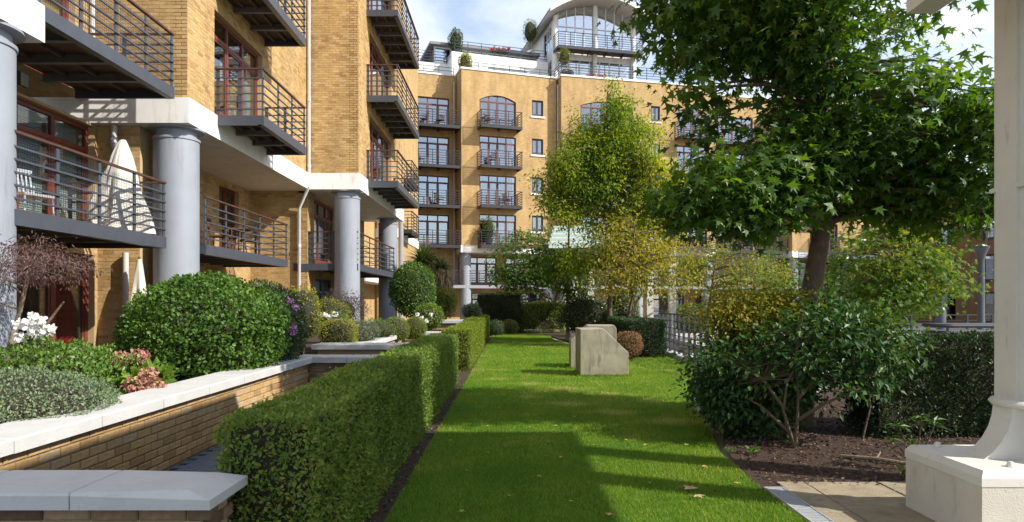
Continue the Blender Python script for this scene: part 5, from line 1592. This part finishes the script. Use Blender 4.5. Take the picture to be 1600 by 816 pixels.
# cordyline with skirts of dry leaves
cp = thing('cordyline_palm', (-3.9, 29.0, 0.5), 'spiky palm with a skirt of dry leaves in front of the far block', 'palm')
MB().tube([(-3.9, 29, 0.5), (-3.85, 29, 1.8), (-3.8, 29, 3.1)], [0.12, 0.10, 0.09], 8).build('trunk', M['bark'], cp, smooth=True)
MB().tube([(-3.85, 29, 2.0), (-3.5, 28.9, 2.5), (-3.05, 28.9, 2.95)], [0.09, 0.08, 0.07], 8).build('trunk', M['bark'], cp, smooth=True)
for (hx, hy, hz, n_, s_) in ((-3.8, 29.0, 3.25, 260, 0.95), (-3.0, 28.9, 3.0, 170, 0.7)):
    D = rand_dir(n_); D[:, 2] = np.abs(D[:, 2])*1.1-0.15
    P = np.tile(np.array([hx, hy, hz]), (n_, 1))+norm(D)*0.05
    leaves('leaf_rosette', P, D, np.tile([0, 0, 1.0], (n_, 1))+RNG.normal(size=(n_, 3))*0.2, s_*RNG.uniform(0.7, 1.1, n_), T_STRAP, M['lf_palm'], cp)
for (hx, hz, ln) in ((-3.55, 3.0, 0.9), (-3.2, 2.85, 0.8), (-2.9, 2.7, 0.85)):
    n_ = 240
    D = RNG.normal(size=(n_, 3))*np.array([0.35, 0.35, 0.12])+np.array([0.1, -0.1, -1.0])
    P = np.array([hx, 28.85, hz])+RNG.normal(size=(n_, 3))*np.array([0.13, 0.12, 0.10])
    leaves('dry_leaf_skirt', P, D, RNG.normal(size=(n_, 3)), ln*RNG.uniform(0.5, 1.0, n_), T_STRAP, M['lf_palm_dry'], cp)

# ---- right bed
cam_t = thing('camellia', (3.06, 7.45, 0), 'open glossy camellia bush with bare forked stems beside the lawn', 'shrub')
def clumped(parent, ells, per, cl, size, mat, tmpl, name='foliage', droop=0.3, flat=0.7, stems_from=None, tone=0.0, stem_r=0.008):
    C = []
    for (c, rd, k) in ells:
        d = rand_dir(k); u = 0.3+0.7*RNG.random(k)**0.4
        C.append(np.array(c)+d*np.array(rd)*u[:, None])
    C = np.vstack(C); K = len(C)
    off = RNG.normal(size=(K*per, 3)); cc = np.repeat(C, per, axis=0)
    P = cc+off*np.array([1, 1, flat])*0.5*cl
    P[:, 2] = np.maximum(P[:, 2], 0.05)
    m = len(P); outv = norm(off)
    leaves(name, P, outv*0.8+RNG.normal(size=(m, 3))*0.4+np.array([0, 0, -droop]), np.array([0, 0, 0.8])+outv*0.5+RNG.normal(size=(m, 3))*0.45, size*RNG.uniform(0.65, 1.2, m), tmpl, mat, parent,
           np.clip(0.42+np.repeat(RNG.normal(size=K)*0.12, per)+RNG.normal(size=m)*0.18+tone, 0, 1), kind='stuff')
    if stems_from:
        mb = MB()
        for c in C:
            s = Vector(random.choice(stems_from)); cv = Vector(c)
            mid = s.lerp(cv, 0.5)+Vector((random.uniform(-.08, .08), random.uniform(-.08, .08), 0.05))
            mb.tube([s, mid, cv], [stem_r, stem_r*0.7, stem_r*0.3], 5, cap=False)
        mb.build('twigs_or_core', M['stem'], parent, kind='stuff')
    return C
sb = (3.08, 7.42, 0.0)
for pts in ([sb, (3.02, 7.4, 0.16), (2.94, 7.4, 0.42), (2.98, 7.4, 0.72), (3.1, 7.4, 0.95)], [sb, (3.10, 7.42, 0.3), (3.12, 7.44, 0.62), (3.08, 7.46, 0.98)],
            [(3.12, 7.44, 0.55), (3.3, 7.4, 0.78), (3.55, 7.4, 1.05)], [(3.11, 7.42, 0.32), (3.35, 7.3, 0.52), (3.7, 7.25, 0.68)], [(2.95, 7.4, 0.45), (2.75, 7.5, 0.75), (2.55, 7.7, 0.95)],
            [(3.02, 7.4, 0.18), (2.75, 7.55, 0.45), (2.5, 7.8, 0.6)], [(3.08, 7.46, 0.9), (3.15, 7.5, 1.25), (3.2, 7.5, 1.5)]):
    MB().tube(pts, [0.022*(1-0.6*i/(len(pts)-1)) for i in range(len(pts))], 8).build('stem', M['stem'], cam_t, smooth=True)
clumped(cam_t, [((2.62, 8.0, 0.70), (0.42, 0.6, 0.42), 52), ((2.75, 8.0, 0.32), (0.4, 0.4, 0.22), 22), ((3.4, 7.6, 1.12), (0.65, 0.55, 0.32), 60), ((3.95, 7.7, 1.10), (0.48, 0.5, 0.28), 34), ((2.55, 8.2, 0.5), (0.35, 0.5, 0.3), 22), ((3.7, 8.0, 1.45), (0.4, 0.4, 0.2), 16), ((3.6, 7.5, 0.72), (0.5, 0.4, 0.18), 12), ((3.2, 8.0, 0.72), (0.55, 0.25, 0.35), 30), ((2.3, 7.9, 0.9), (0.15, 0.3, 0.3), 7)],
        44, 0.24, 0.085, M['lf_camellia'], T_OVAL, stems_from=[(3.1, 7.44, 0.9), (2.75, 7.5, 0.75), (3.4, 7.4, 0.9), (3.15, 7.5, 1.2)])
gs = thing('golden_shrub', (3.15, 9.0, 0), 'golden yellow shrub behind the camellia', 'shrub')
clumped(gs, [((3.05, 8.5, 1.48), (0.72, 0.35, 0.26), 76), ((3.1, 9.0, 0.9), (0.6, 0.35, 0.35), 24)], 60, 0.26, 0.06, M['lf_yellow'], T_OVAL, stems_from=[(3.1, 9.0, 0.5), (3.2, 9.0, 0.7)])
MB().tube([(3.12, 9.0, 0), (3.1, 9.0, 0.7)], 0.03, 7).build('stem', M['stem'], gs)
ds = thing('dark_leaved_bush', (2.75, 9.1, 0), 'dark leaved bush left of the camellia beside the lawn edge', 'shrub')
clumped(ds, [((2.78, 9.0, 0.75), (0.32, 0.5, 0.55), 60), ((3.3, 9.0, 1.0), (0.6, 0.4, 0.3), 40)], 60, 0.24, 0.06, M['lf_dark'], T_OVAL, stems_from=[(2.78, 9.1, 0.3), (2.9, 9.0, 0.4)])
for x in (2.72, 2.84, 2.95): MB().tube([(x, 9.05, 0), (x+random.uniform(-.05, .05), 9.05, 0.6)], 0.022, 7).build('stem', M['stem'], ds)
dl = thing('yellow_tinged_laurel', (4.2, 7.7, 0), 'laurel with yellow tinged leaves drooping over the dark hedge', 'shrub')
clumped(dl, [((3.95, 7.7, 1.22), (0.6, 0.35, 0.22), 34)], 34, 0.24, 0.085, M['lf_camellia'], T_OVAL, stems_from=[(3.9, 7.75, 0.8), (4.1, 7.75, 0.9)], tone=0.2, stem_r=0.007)
MB().tube([(4.05, 7.9, 0), (4.12, 7.85, 0.4), (4.0, 7.75, 0.9)], [0.014, 0.012, 0.008], 7).build('stem', M['bark'], dl)
sp = thing('laurel_sapling', tuple(at(1424, 725, 6.4)), 'young long leaved sapling beside the stone plinth', 'plant')
b0 = at(1424, 725, 6.4); b0.z = 0.0
tips = [at(1440, 652, 6.4), at(1405, 668, 6.5), at(1462, 660, 6.3), at(1425, 690, 6.4), at(1398, 690, 6.5)]
for q in tips:
    MB().tube([b0, b0.lerp(q, 0.55)+Vector((0.02, 0, 0.02)), q], [0.011, 0.008, 0.004], 6).build('stem', M['stem'], sp)
PP = np.vstack([np.tile(np.array(q), (9, 1))+RNG.normal(size=(9, 3))*0.02 for q in tips]); m_ = len(PP)
D = RNG.normal(size=(m_, 3)); D[:, 2] = 0.1+0.3*D[:, 2]
leaves('foliage', PP, D, np.tile([0, 0, 1.0], (m_, 1))+RNG.normal(size=(m_, 3))*0.25, RNG.uniform(0.09, 0.14, m_), T_LONG, M['lf_camellia'], sp, np.full(m_, 0.75))
for i, (px, py, s_, lab) in enumerate(((1175, 706, 0.07, 'small leafy seedling on the mulch in front of the camellia'), (1142, 704, 0.04, 'tiniest bright seedling at the left of the mulch bed'), (1235, 690, 0.06, 'tuft of young leaves at the foot of the camellia stems'), (1330, 655, 0.05, 'seedling in the shade right of the camellia stems'), (1412, 742, 0.06, 'little leafy plant against the stone plinth'))):
    d = 1.6*FPX/(py-472+6)
    t = thing('seedling', (gx(px, d), d, 0.012), lab, 'plant', 'seedlings on the mulch')
    n_ = 26
    D = RNG.normal(size=(n_, 3)); D[:, 2] = np.abs(D[:, 2])*0.5+0.15
    P = np.tile([gx(px, d), d, 0.03], (n_, 1))+norm(D)*s_*RNG.random((n_, 1))*1.2
    leaves('foliage', P, D, np.tile([0, 0, 1.0], (n_, 1))+RNG.normal(size=(n_, 3))*0.3, s_*RNG.uniform(0.7, 1.2, n_), T_OVAL, M['lf_viburnum'], t)
    MB().tube([(gx(px, d), d, 0.0), (gx(px, d), d, s_)], 0.004, 5).build('stem', M['stem'], t)
# fallen branch and roots
t = thing('fallen_branch', tuple(at(1330, 722, 6.8)), 'bare pale fallen branch lying on the mulch', 'branch')
MB().tube([(3.35, 6.95, 0.03), (3.6, 6.75, 0.05), (3.85, 6.6, 0.035), (4.1, 6.45, 0.03)], [0.022, 0.02, 0.016, 0.008], 7).build('wood', M['bark_pale'], t, smooth=True)
MB().tube([(3.6, 6.75, 0.05), (3.72, 6.9, 0.08), (3.8, 7.05, 0.06)], [0.012, 0.009, 0.004], 6).build('twig', M['bark_pale'], t, smooth=True)

shrub('dry_round_bush', 'round brown dry bush behind the front stone block', (3.22, 18.9, 0.40), (0.38, 0.36, 0.40), 3600, 0.045, M['lf_brown'], rough=0.12, base=0.0)
shrub('dark_broad_shrub', 'broad dark green shrub behind the rear stone block', (3.1, 28.5, 1.0), (1.2, 0.8, 0.85), 3600, 0.10, M['lf_dark'], T_OVAL, rough=0.2, base=0.0, shell=0.2)
shrub('pale_variegated_shrub', 'pale grey green shrub between the trunks behind the blocks', (4.7, 27.6, 1.1), (0.5, 0.45, 0.75), 1800, 0.075, M['lf_grey'], T_OVAL, rough=0.2, base=0.0, shell=0.2)
shrub('orange_hedge_shrub', 'orange brown shrub seen between the trunks', (5.0, 31.0, 1.5), (0.7, 0.5, 0.7), 1500, 0.09, M['lf_yellow'], T_OVAL, rough=0.2, base=0.0, shell=0.2)
shrub('plaza_shrub', 'clipped green shrub beyond the white posts', (9.5, 36.0, 0.7), (1.6, 0.7, 0.8), 2400, 0.10, M['lf_hedge_lime'], T_OVAL, rough=0.12, base=0.0)
shrub('plaza_shrub', 'long green shrub by the far gallery columns', (15.5, 38.0, 0.7), (2.4, 0.8, 0.8), 2600, 0.11, M['lf_hedge'], T_OVAL, rough=0.12, base=0.0)

# ---- trees
tree('sweetgum_tree', 'large dark green star leaved tree with bare trunk at the right', [(3.72, 8.85, 0), (3.82, 8.85, 1.3), (4.02, 8.85, 2.6), (4.12, 8.85, 3.6), (4.08, 8.85, 5.0), (4.0, 8.85, 7.0), (3.95, 8.85, 9.0)], 0.165, 0.03,
     [((2.62, 8.6, 5.25), (0.95, 1.3, 0.55), 60), ((2.72, 8.4, 2.92), (0.85, 0.9, 0.42), 62), ((4.75, 8.9, 3.7), (1.35, 1.5, 1.0), 130), ((3.9, 8.7, 6.0), (2.1, 2.1, 1.3), 150), ((5.5, 8.5, 3.4), (0.8, 1.1, 0.85), 75),
      ((2.45, 8.5, 4.05), (0.18, 0.4, 0.45), 7), ((3.8, 8.4, 3.5), (0.6, 0.8, 0.5), 40), ((3.7, 8.5, 4.75), (0.8, 0.9, 0.45), 44)], 0.125, M['lf_sweetgum'], T_STAR, per=50, cl=0.45, limb_share=0.5, droop=0.75, flat=0.55, limb_r=0.045,
     skip=lambda C: (C[:, 2] < 2.30) | ((C[:, 0] < 3.2) & (C[:, 2] > 3.35) & (C[:, 2] < 4.6) & (np.abs(C[:, 0]-2.45) > 0.2)) | ((C[:, 0] > 5.2) & (C[:, 2] > 4.7)) | ((C[:, 0] > 4.0) & (C[:, 0] < 4.6) & (C[:, 1] < 8.9) & (C[:, 2] > 4.2) & (C[:, 2] < 4.9)))
tree('pear_tree', 'tall light green tree behind the stone blocks turning yellow on its right', [(3.75, 26, 0), (3.72, 26, 1.5), (3.78, 26, 3.5), (3.7, 26, 6), (3.6, 26, 9.2)], 0.13, 0.02,
     [((2.8, 26, 6.4), (0.8, 0.8, 2.3), 58), ((3.75, 26, 7.0), (0.75, 0.9, 2.8), 60), ((4.95, 26, 6.2), (0.95, 0.9, 2.3), 60), ((6.1, 26, 5.2), (0.95, 0.8, 1.2), 42), ((1.95, 25.8, 5.9), (0.65, 0.7, 1.5), 32), ((4.5, 26, 3.8), (1.6, 1.0, 1.1), 50), ((2.6, 25.8, 3.2), (0.7, 0.7, 0.6), 14)], 0.14, M['lf_pear'], T_OVAL, per=80, cl=0.46, mult=2, shell_bias=0.15, limb_share=0.5, droop=0.6, flat=0.9, limb_r=0.04,
     tone=lambda P: np.clip((P[:, 0]-4.4)*0.12+(5.0-P[:, 2])*0.05, -0.14, 0.30)-0.03,
     skip=lambda C: (C[:, 0] < 2.9) & (C[:, 2] > 3.55) & (C[:, 2] < 4.6))
tree('slender_tree', 'slender young tree with thin pale trunk at the end of the lawn', [(gx(887, 28.5), 28.5, 0), (gx(887, 28.5), 28.5, 2), (gx(889, 28.5), 28.5, 5), (gx(888, 28.5), 28.5, 7.5)], 0.085, 0.02,
     [((gx(887, 28.5), 28.5, 5.2), (0.9, 0.9, 2.4), 60), ((gx(880, 28.5), 28.5, 3.0), (0.75, 0.8, 1.0), 24), ((gx(900, 28.5), 28.5, 1.9), (0.5, 0.5, 0.6), 10)], 0.13, M['lf_sweetgum_far'], T_OVAL, per=100, cl=0.55, bark=M['bark_pale'], droop=0.7, flat=0.9, limb_share=0.8, skip=lambda C: (C[:, 2] > 3.6) & (C[:, 2] < 5.5))
tree('yellowing_tree', 'small pale stemmed tree with yellow leaves right of the stone blocks', [(gx(978, 24), 24, 0), (gx(985, 24), 24, 1.4), (gx(996, 24), 24, 2.4), (gx(990, 24), 24, 3.6), (gx(995, 24), 24, 4.6)], 0.085, 0.02,
     [((4.3, 24, 3.7), (1.3, 1.2, 1.1), 42), ((3.6, 23.8, 2.5), (0.9, 0.7, 0.5), 22), ((5.4, 24, 2.7), (1.2, 0.8, 0.8), 36), ((4.4, 24, 2.2), (0.6, 0.6, 0.5), 8)], 0.12, M['lf_yellow'], T_OVAL, per=40, cl=0.6, bark=M['stem'], droop=0.8, flat=0.9, limb_share=0.8, limb_r=0.025,
     extra_trunks=[[(gx(985, 24), 24, 1.2), (gx(1003, 24), 24, 1.9), (gx(996, 24), 24, 2.6)], [(gx(990, 24), 24, 1.9), (gx(975, 24), 24, 2.6), (gx(962, 24), 24, 3.4)]])
tree('forked_tree', 'dark green tree with a forked trunk in front of the far block', [(gx(866, 36.8), 36.8, 0), (gx(866, 36.8), 36.8, 1.3), (gx(872, 36.8), 36.8, 2.2), (gx(868, 36.8), 36.8, 4.4)], 0.24, 0.04,
     [((0.9, 36.8, 4.0), (1.9, 1.6, 1.5), 90), ((2.4, 36.8, 4.2), (1.3, 1.3, 1.5), 60), ((0.2, 36.5, 2.9), (1.4, 1.2, 0.7), 40), ((2.6, 36.6, 2.9), (1.2, 1.0, 0.8), 30)], 0.15, M['lf_sweetgum_far'], T_STAR, per=40, cl=0.7, bark=M['bark_pale'], limb_share=0.5, limb_r=0.07,
     extra_trunks=[[(gx(866, 36.8), 36.8, 1.2), (gx(852, 36.8), 36.8, 1.75), (gx(840, 36.8), 36.8, 2.1)]])
tree('golden_tree', 'yellow green tree beyond the railing behind the camellia', [(gx(1105, 29), 29, 0), (gx(1108, 29), 29, 1.4), (gx(1120, 29), 29, 3.5)], 0.12, 0.03,
     [((8.6, 29, 2.9), (1.9, 1.2, 1.2), 60), ((10.6, 29.5, 2.6), (1.5, 1.1, 0.9), 40), ((7.2, 29, 3.0), (0.9, 0.9, 0.9), 20), ((9.4, 29, 1.5), (1.8, 1.0, 0.5), 24)], 0.13, M['lf_mixed'], T_OVAL, per=46, cl=0.62, limb_share=0.7)
tree('far_yellow_tree', 'small yellow tree left of the lamp far behind the trunk', [(13.2, 36, 0), (13.2, 36, 2.0), (13.3, 36, 4.2)], 0.12, 0.03,
     [((13.2, 36, 3.2), (2.0, 1.5, 1.3), 50), ((15.8, 36, 2.6), (1.6, 1.3, 1.0), 30)], 0.15, M['lf_sweetgum_far'], T_OVAL, per=46, cl=0.7)
tree('spreading_tree', 'low spreading green tree tinged with red behind the right hedge', [(9.0, 16.4, 0), (9.05, 16.4, 1.0), (9.1, 16.4, 2.2), (9.2, 16.4, 3.4)], 0.09, 0.02,
     [((8.9, 16.4, 2.55), (1.15, 1.1, 1.0), 70), ((9.9, 16.3, 2.2), (0.75, 0.8, 0.75), 40), ((8.6, 16.2, 1.65), (1.0, 0.8, 0.45), 34)], 0.115, M['lf_mixed'], T_STAR, per=46, cl=0.5, droop=0.7, limb_share=0.7,
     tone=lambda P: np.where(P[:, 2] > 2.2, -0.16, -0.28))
# ---- rooftop planting
def roof_plant(name, label, px, py, d, rx, rz, n, mat, tmpl=T_OVAL, size=0.12, base=17.2):
    p = at(px, py, d)
    t = shrub(name, label, (p.x, p.y, p.z), (rx, rx, rz), n, size, mat, tmpl, rough=0.15, base=base, core=0.75, stems=3, zmin=p.z-rz*1.2)
    MB().lathe((p.x, p.y, base), [(0.22, 0), (0.30, 0.45), (0.32, 0.48), (0.27, 0.47), (0.26, 0.40)], 16).build('pot', M['steel'], t, smooth=True)
    return t
roof_plant('rooftop_bush', 'golden green pointed bush on the parapet corner of the far block', 727, 99, 49.9, 0.5, 0.75, 900, M['lf_box'])
roof_plant('rooftop_bush', 'tall dark bush at the left end of the upper roof terrace', 712, 64, 52.4, 0.55, 0.9, 900, M['lf_dark'], base=20.4)
roof_plant('rooftop_bush', 'wispy olive bush beside the white pavilion', 829, 50, 54.5, 0.65, 1.0, 800, M['lf_rose'], T_LONG, base=20.4)
roof_plant('rooftop_bush', 'dry hanging plant below the pavilion balcony corner', 882, 90, 51.6, 0.5, 0.75, 700, M['lf_mixed'], T_LONG)
roof_plant('rooftop_bush', 'low green bush on the pavilion terrace', 886, 116, 52.2, 0.5, 0.3, 500, M['lf_dark'])
roof_plant('balcony_plant', 'green potted plants on the lowest balcony of the far block', 764, 358, 49.3, 0.45, 0.9, 700, M['lf_rose'], T_LONG, base=5.71)
for (px, py, d, lab) in ((781, 79, 53.0, 'red geraniums along the upper roof terrace railing'), (930, 121, 52.6, 'red flowers on the pavilion terrace behind the railing')):
    p = at(px, py, d)
    t = shrub('red_flowers', lab, (p.x, p.y, p.z-0.1), (0.75, 0.2, 0.16), 260, 0.12, M['lf_dark'], base=p.z-0.35, cat='flowers', core=0.6)
    flower_heads(t, [(p.x-0.7+0.2*i, p.y-0.12, p.z+0.05+0.05*(i % 2)) for i in range(8)], 0.11, M['pt_red'], 24, 0.1, 'flower')

# ---- fallen leaves on the lawn
def fallen(px, py, s, mat, label, group=None):
    d = 1.6*FPX/(py-472)
    tv, tf = T_STAR
    a = random.random()*6.28
    vs = [(s*(x*math.cos(a)-y*math.sin(a)), s*(x*math.sin(a)+y*math.cos(a)), 0.02+s*(abs(z)*0.9+0.10*math.sin(5*x)+0.06)) for (x, y, z) in tv]
    me = mesh_np('fallen_leaf', vs, [i for f in tf for i in f], [len(f) for f in tf], mat)
    o = link('fallen_leaf', me, None, label=label, cat='leaf', group=group)
    o.location = (gx(px, d), d, 0.012)
fallen(1080, 772, 0.13, M['lf_fallen'], 'larger of two pale dry leaves lying on the sunny lawn')
fallen(1086, 781, 0.10, M['lf_fallen'], 'smaller of two pale dry leaves lying on the sunny lawn')
for (px, py) in ((706, 693), (788, 702), (828, 671), (857, 694), (868, 669), (932, 624), (778, 640), (1040, 626), (981, 692), (953, 812), (714, 806), (847, 750), (765, 712), (990, 640), (900, 655), (1010, 700), (880, 720), (1120, 640), (815, 605), (870, 565), (1060, 662), (1105, 735), (1150, 760), (1018, 760), (930, 700), (760, 670), (730, 740), (800, 780), (890, 790), (1075, 700), (1000, 615), (940, 605)):
    fallen(px+random.randint(-4, 4), py, random.uniform(0.035, 0.06), M['lf_fallen_y'], 'tiny yellow fallen leaf scattered on the lawn', 'tiny fallen leaves on the lawn')

# ---- chairs on the balconies of the far block
k_ = 0
for (a, z, lab) in ((1.9, LV[4], 'chair on the top balcony of the far block'), (3.3, LV[2], 'chair on the third balcony up of the far block'), (2.2, LV[3], 'chair on the second balcony down of the far block')):
    p = G1[0] + G1[1]*a + G1[2]*0.55
    copy_tree(w0, (p.x, p.y, z), R(60+70*k_), 'dark ' + lab)['group'] = 'chairs on far balconies'
    k_ += 1
for (a, z, lab) in ((-2.6, LV[4], 'left of the top far balcony bay'), (-1.4, LV[4], 'right of the top far balcony bay'), (-2.9, LV[3], 'in the recessed bay one floor below the top'), (-1.5, LV[2], 'in the recessed bay two floors below the top')):
    p = G1[0] + G1[1]*a - G1[2]*0.7
    copy_tree(w0, (p.x, p.y, z), R(20+80*k_), 'dark chair ' + lab)['group'] = 'chairs on far balconies'
    k_ += 1
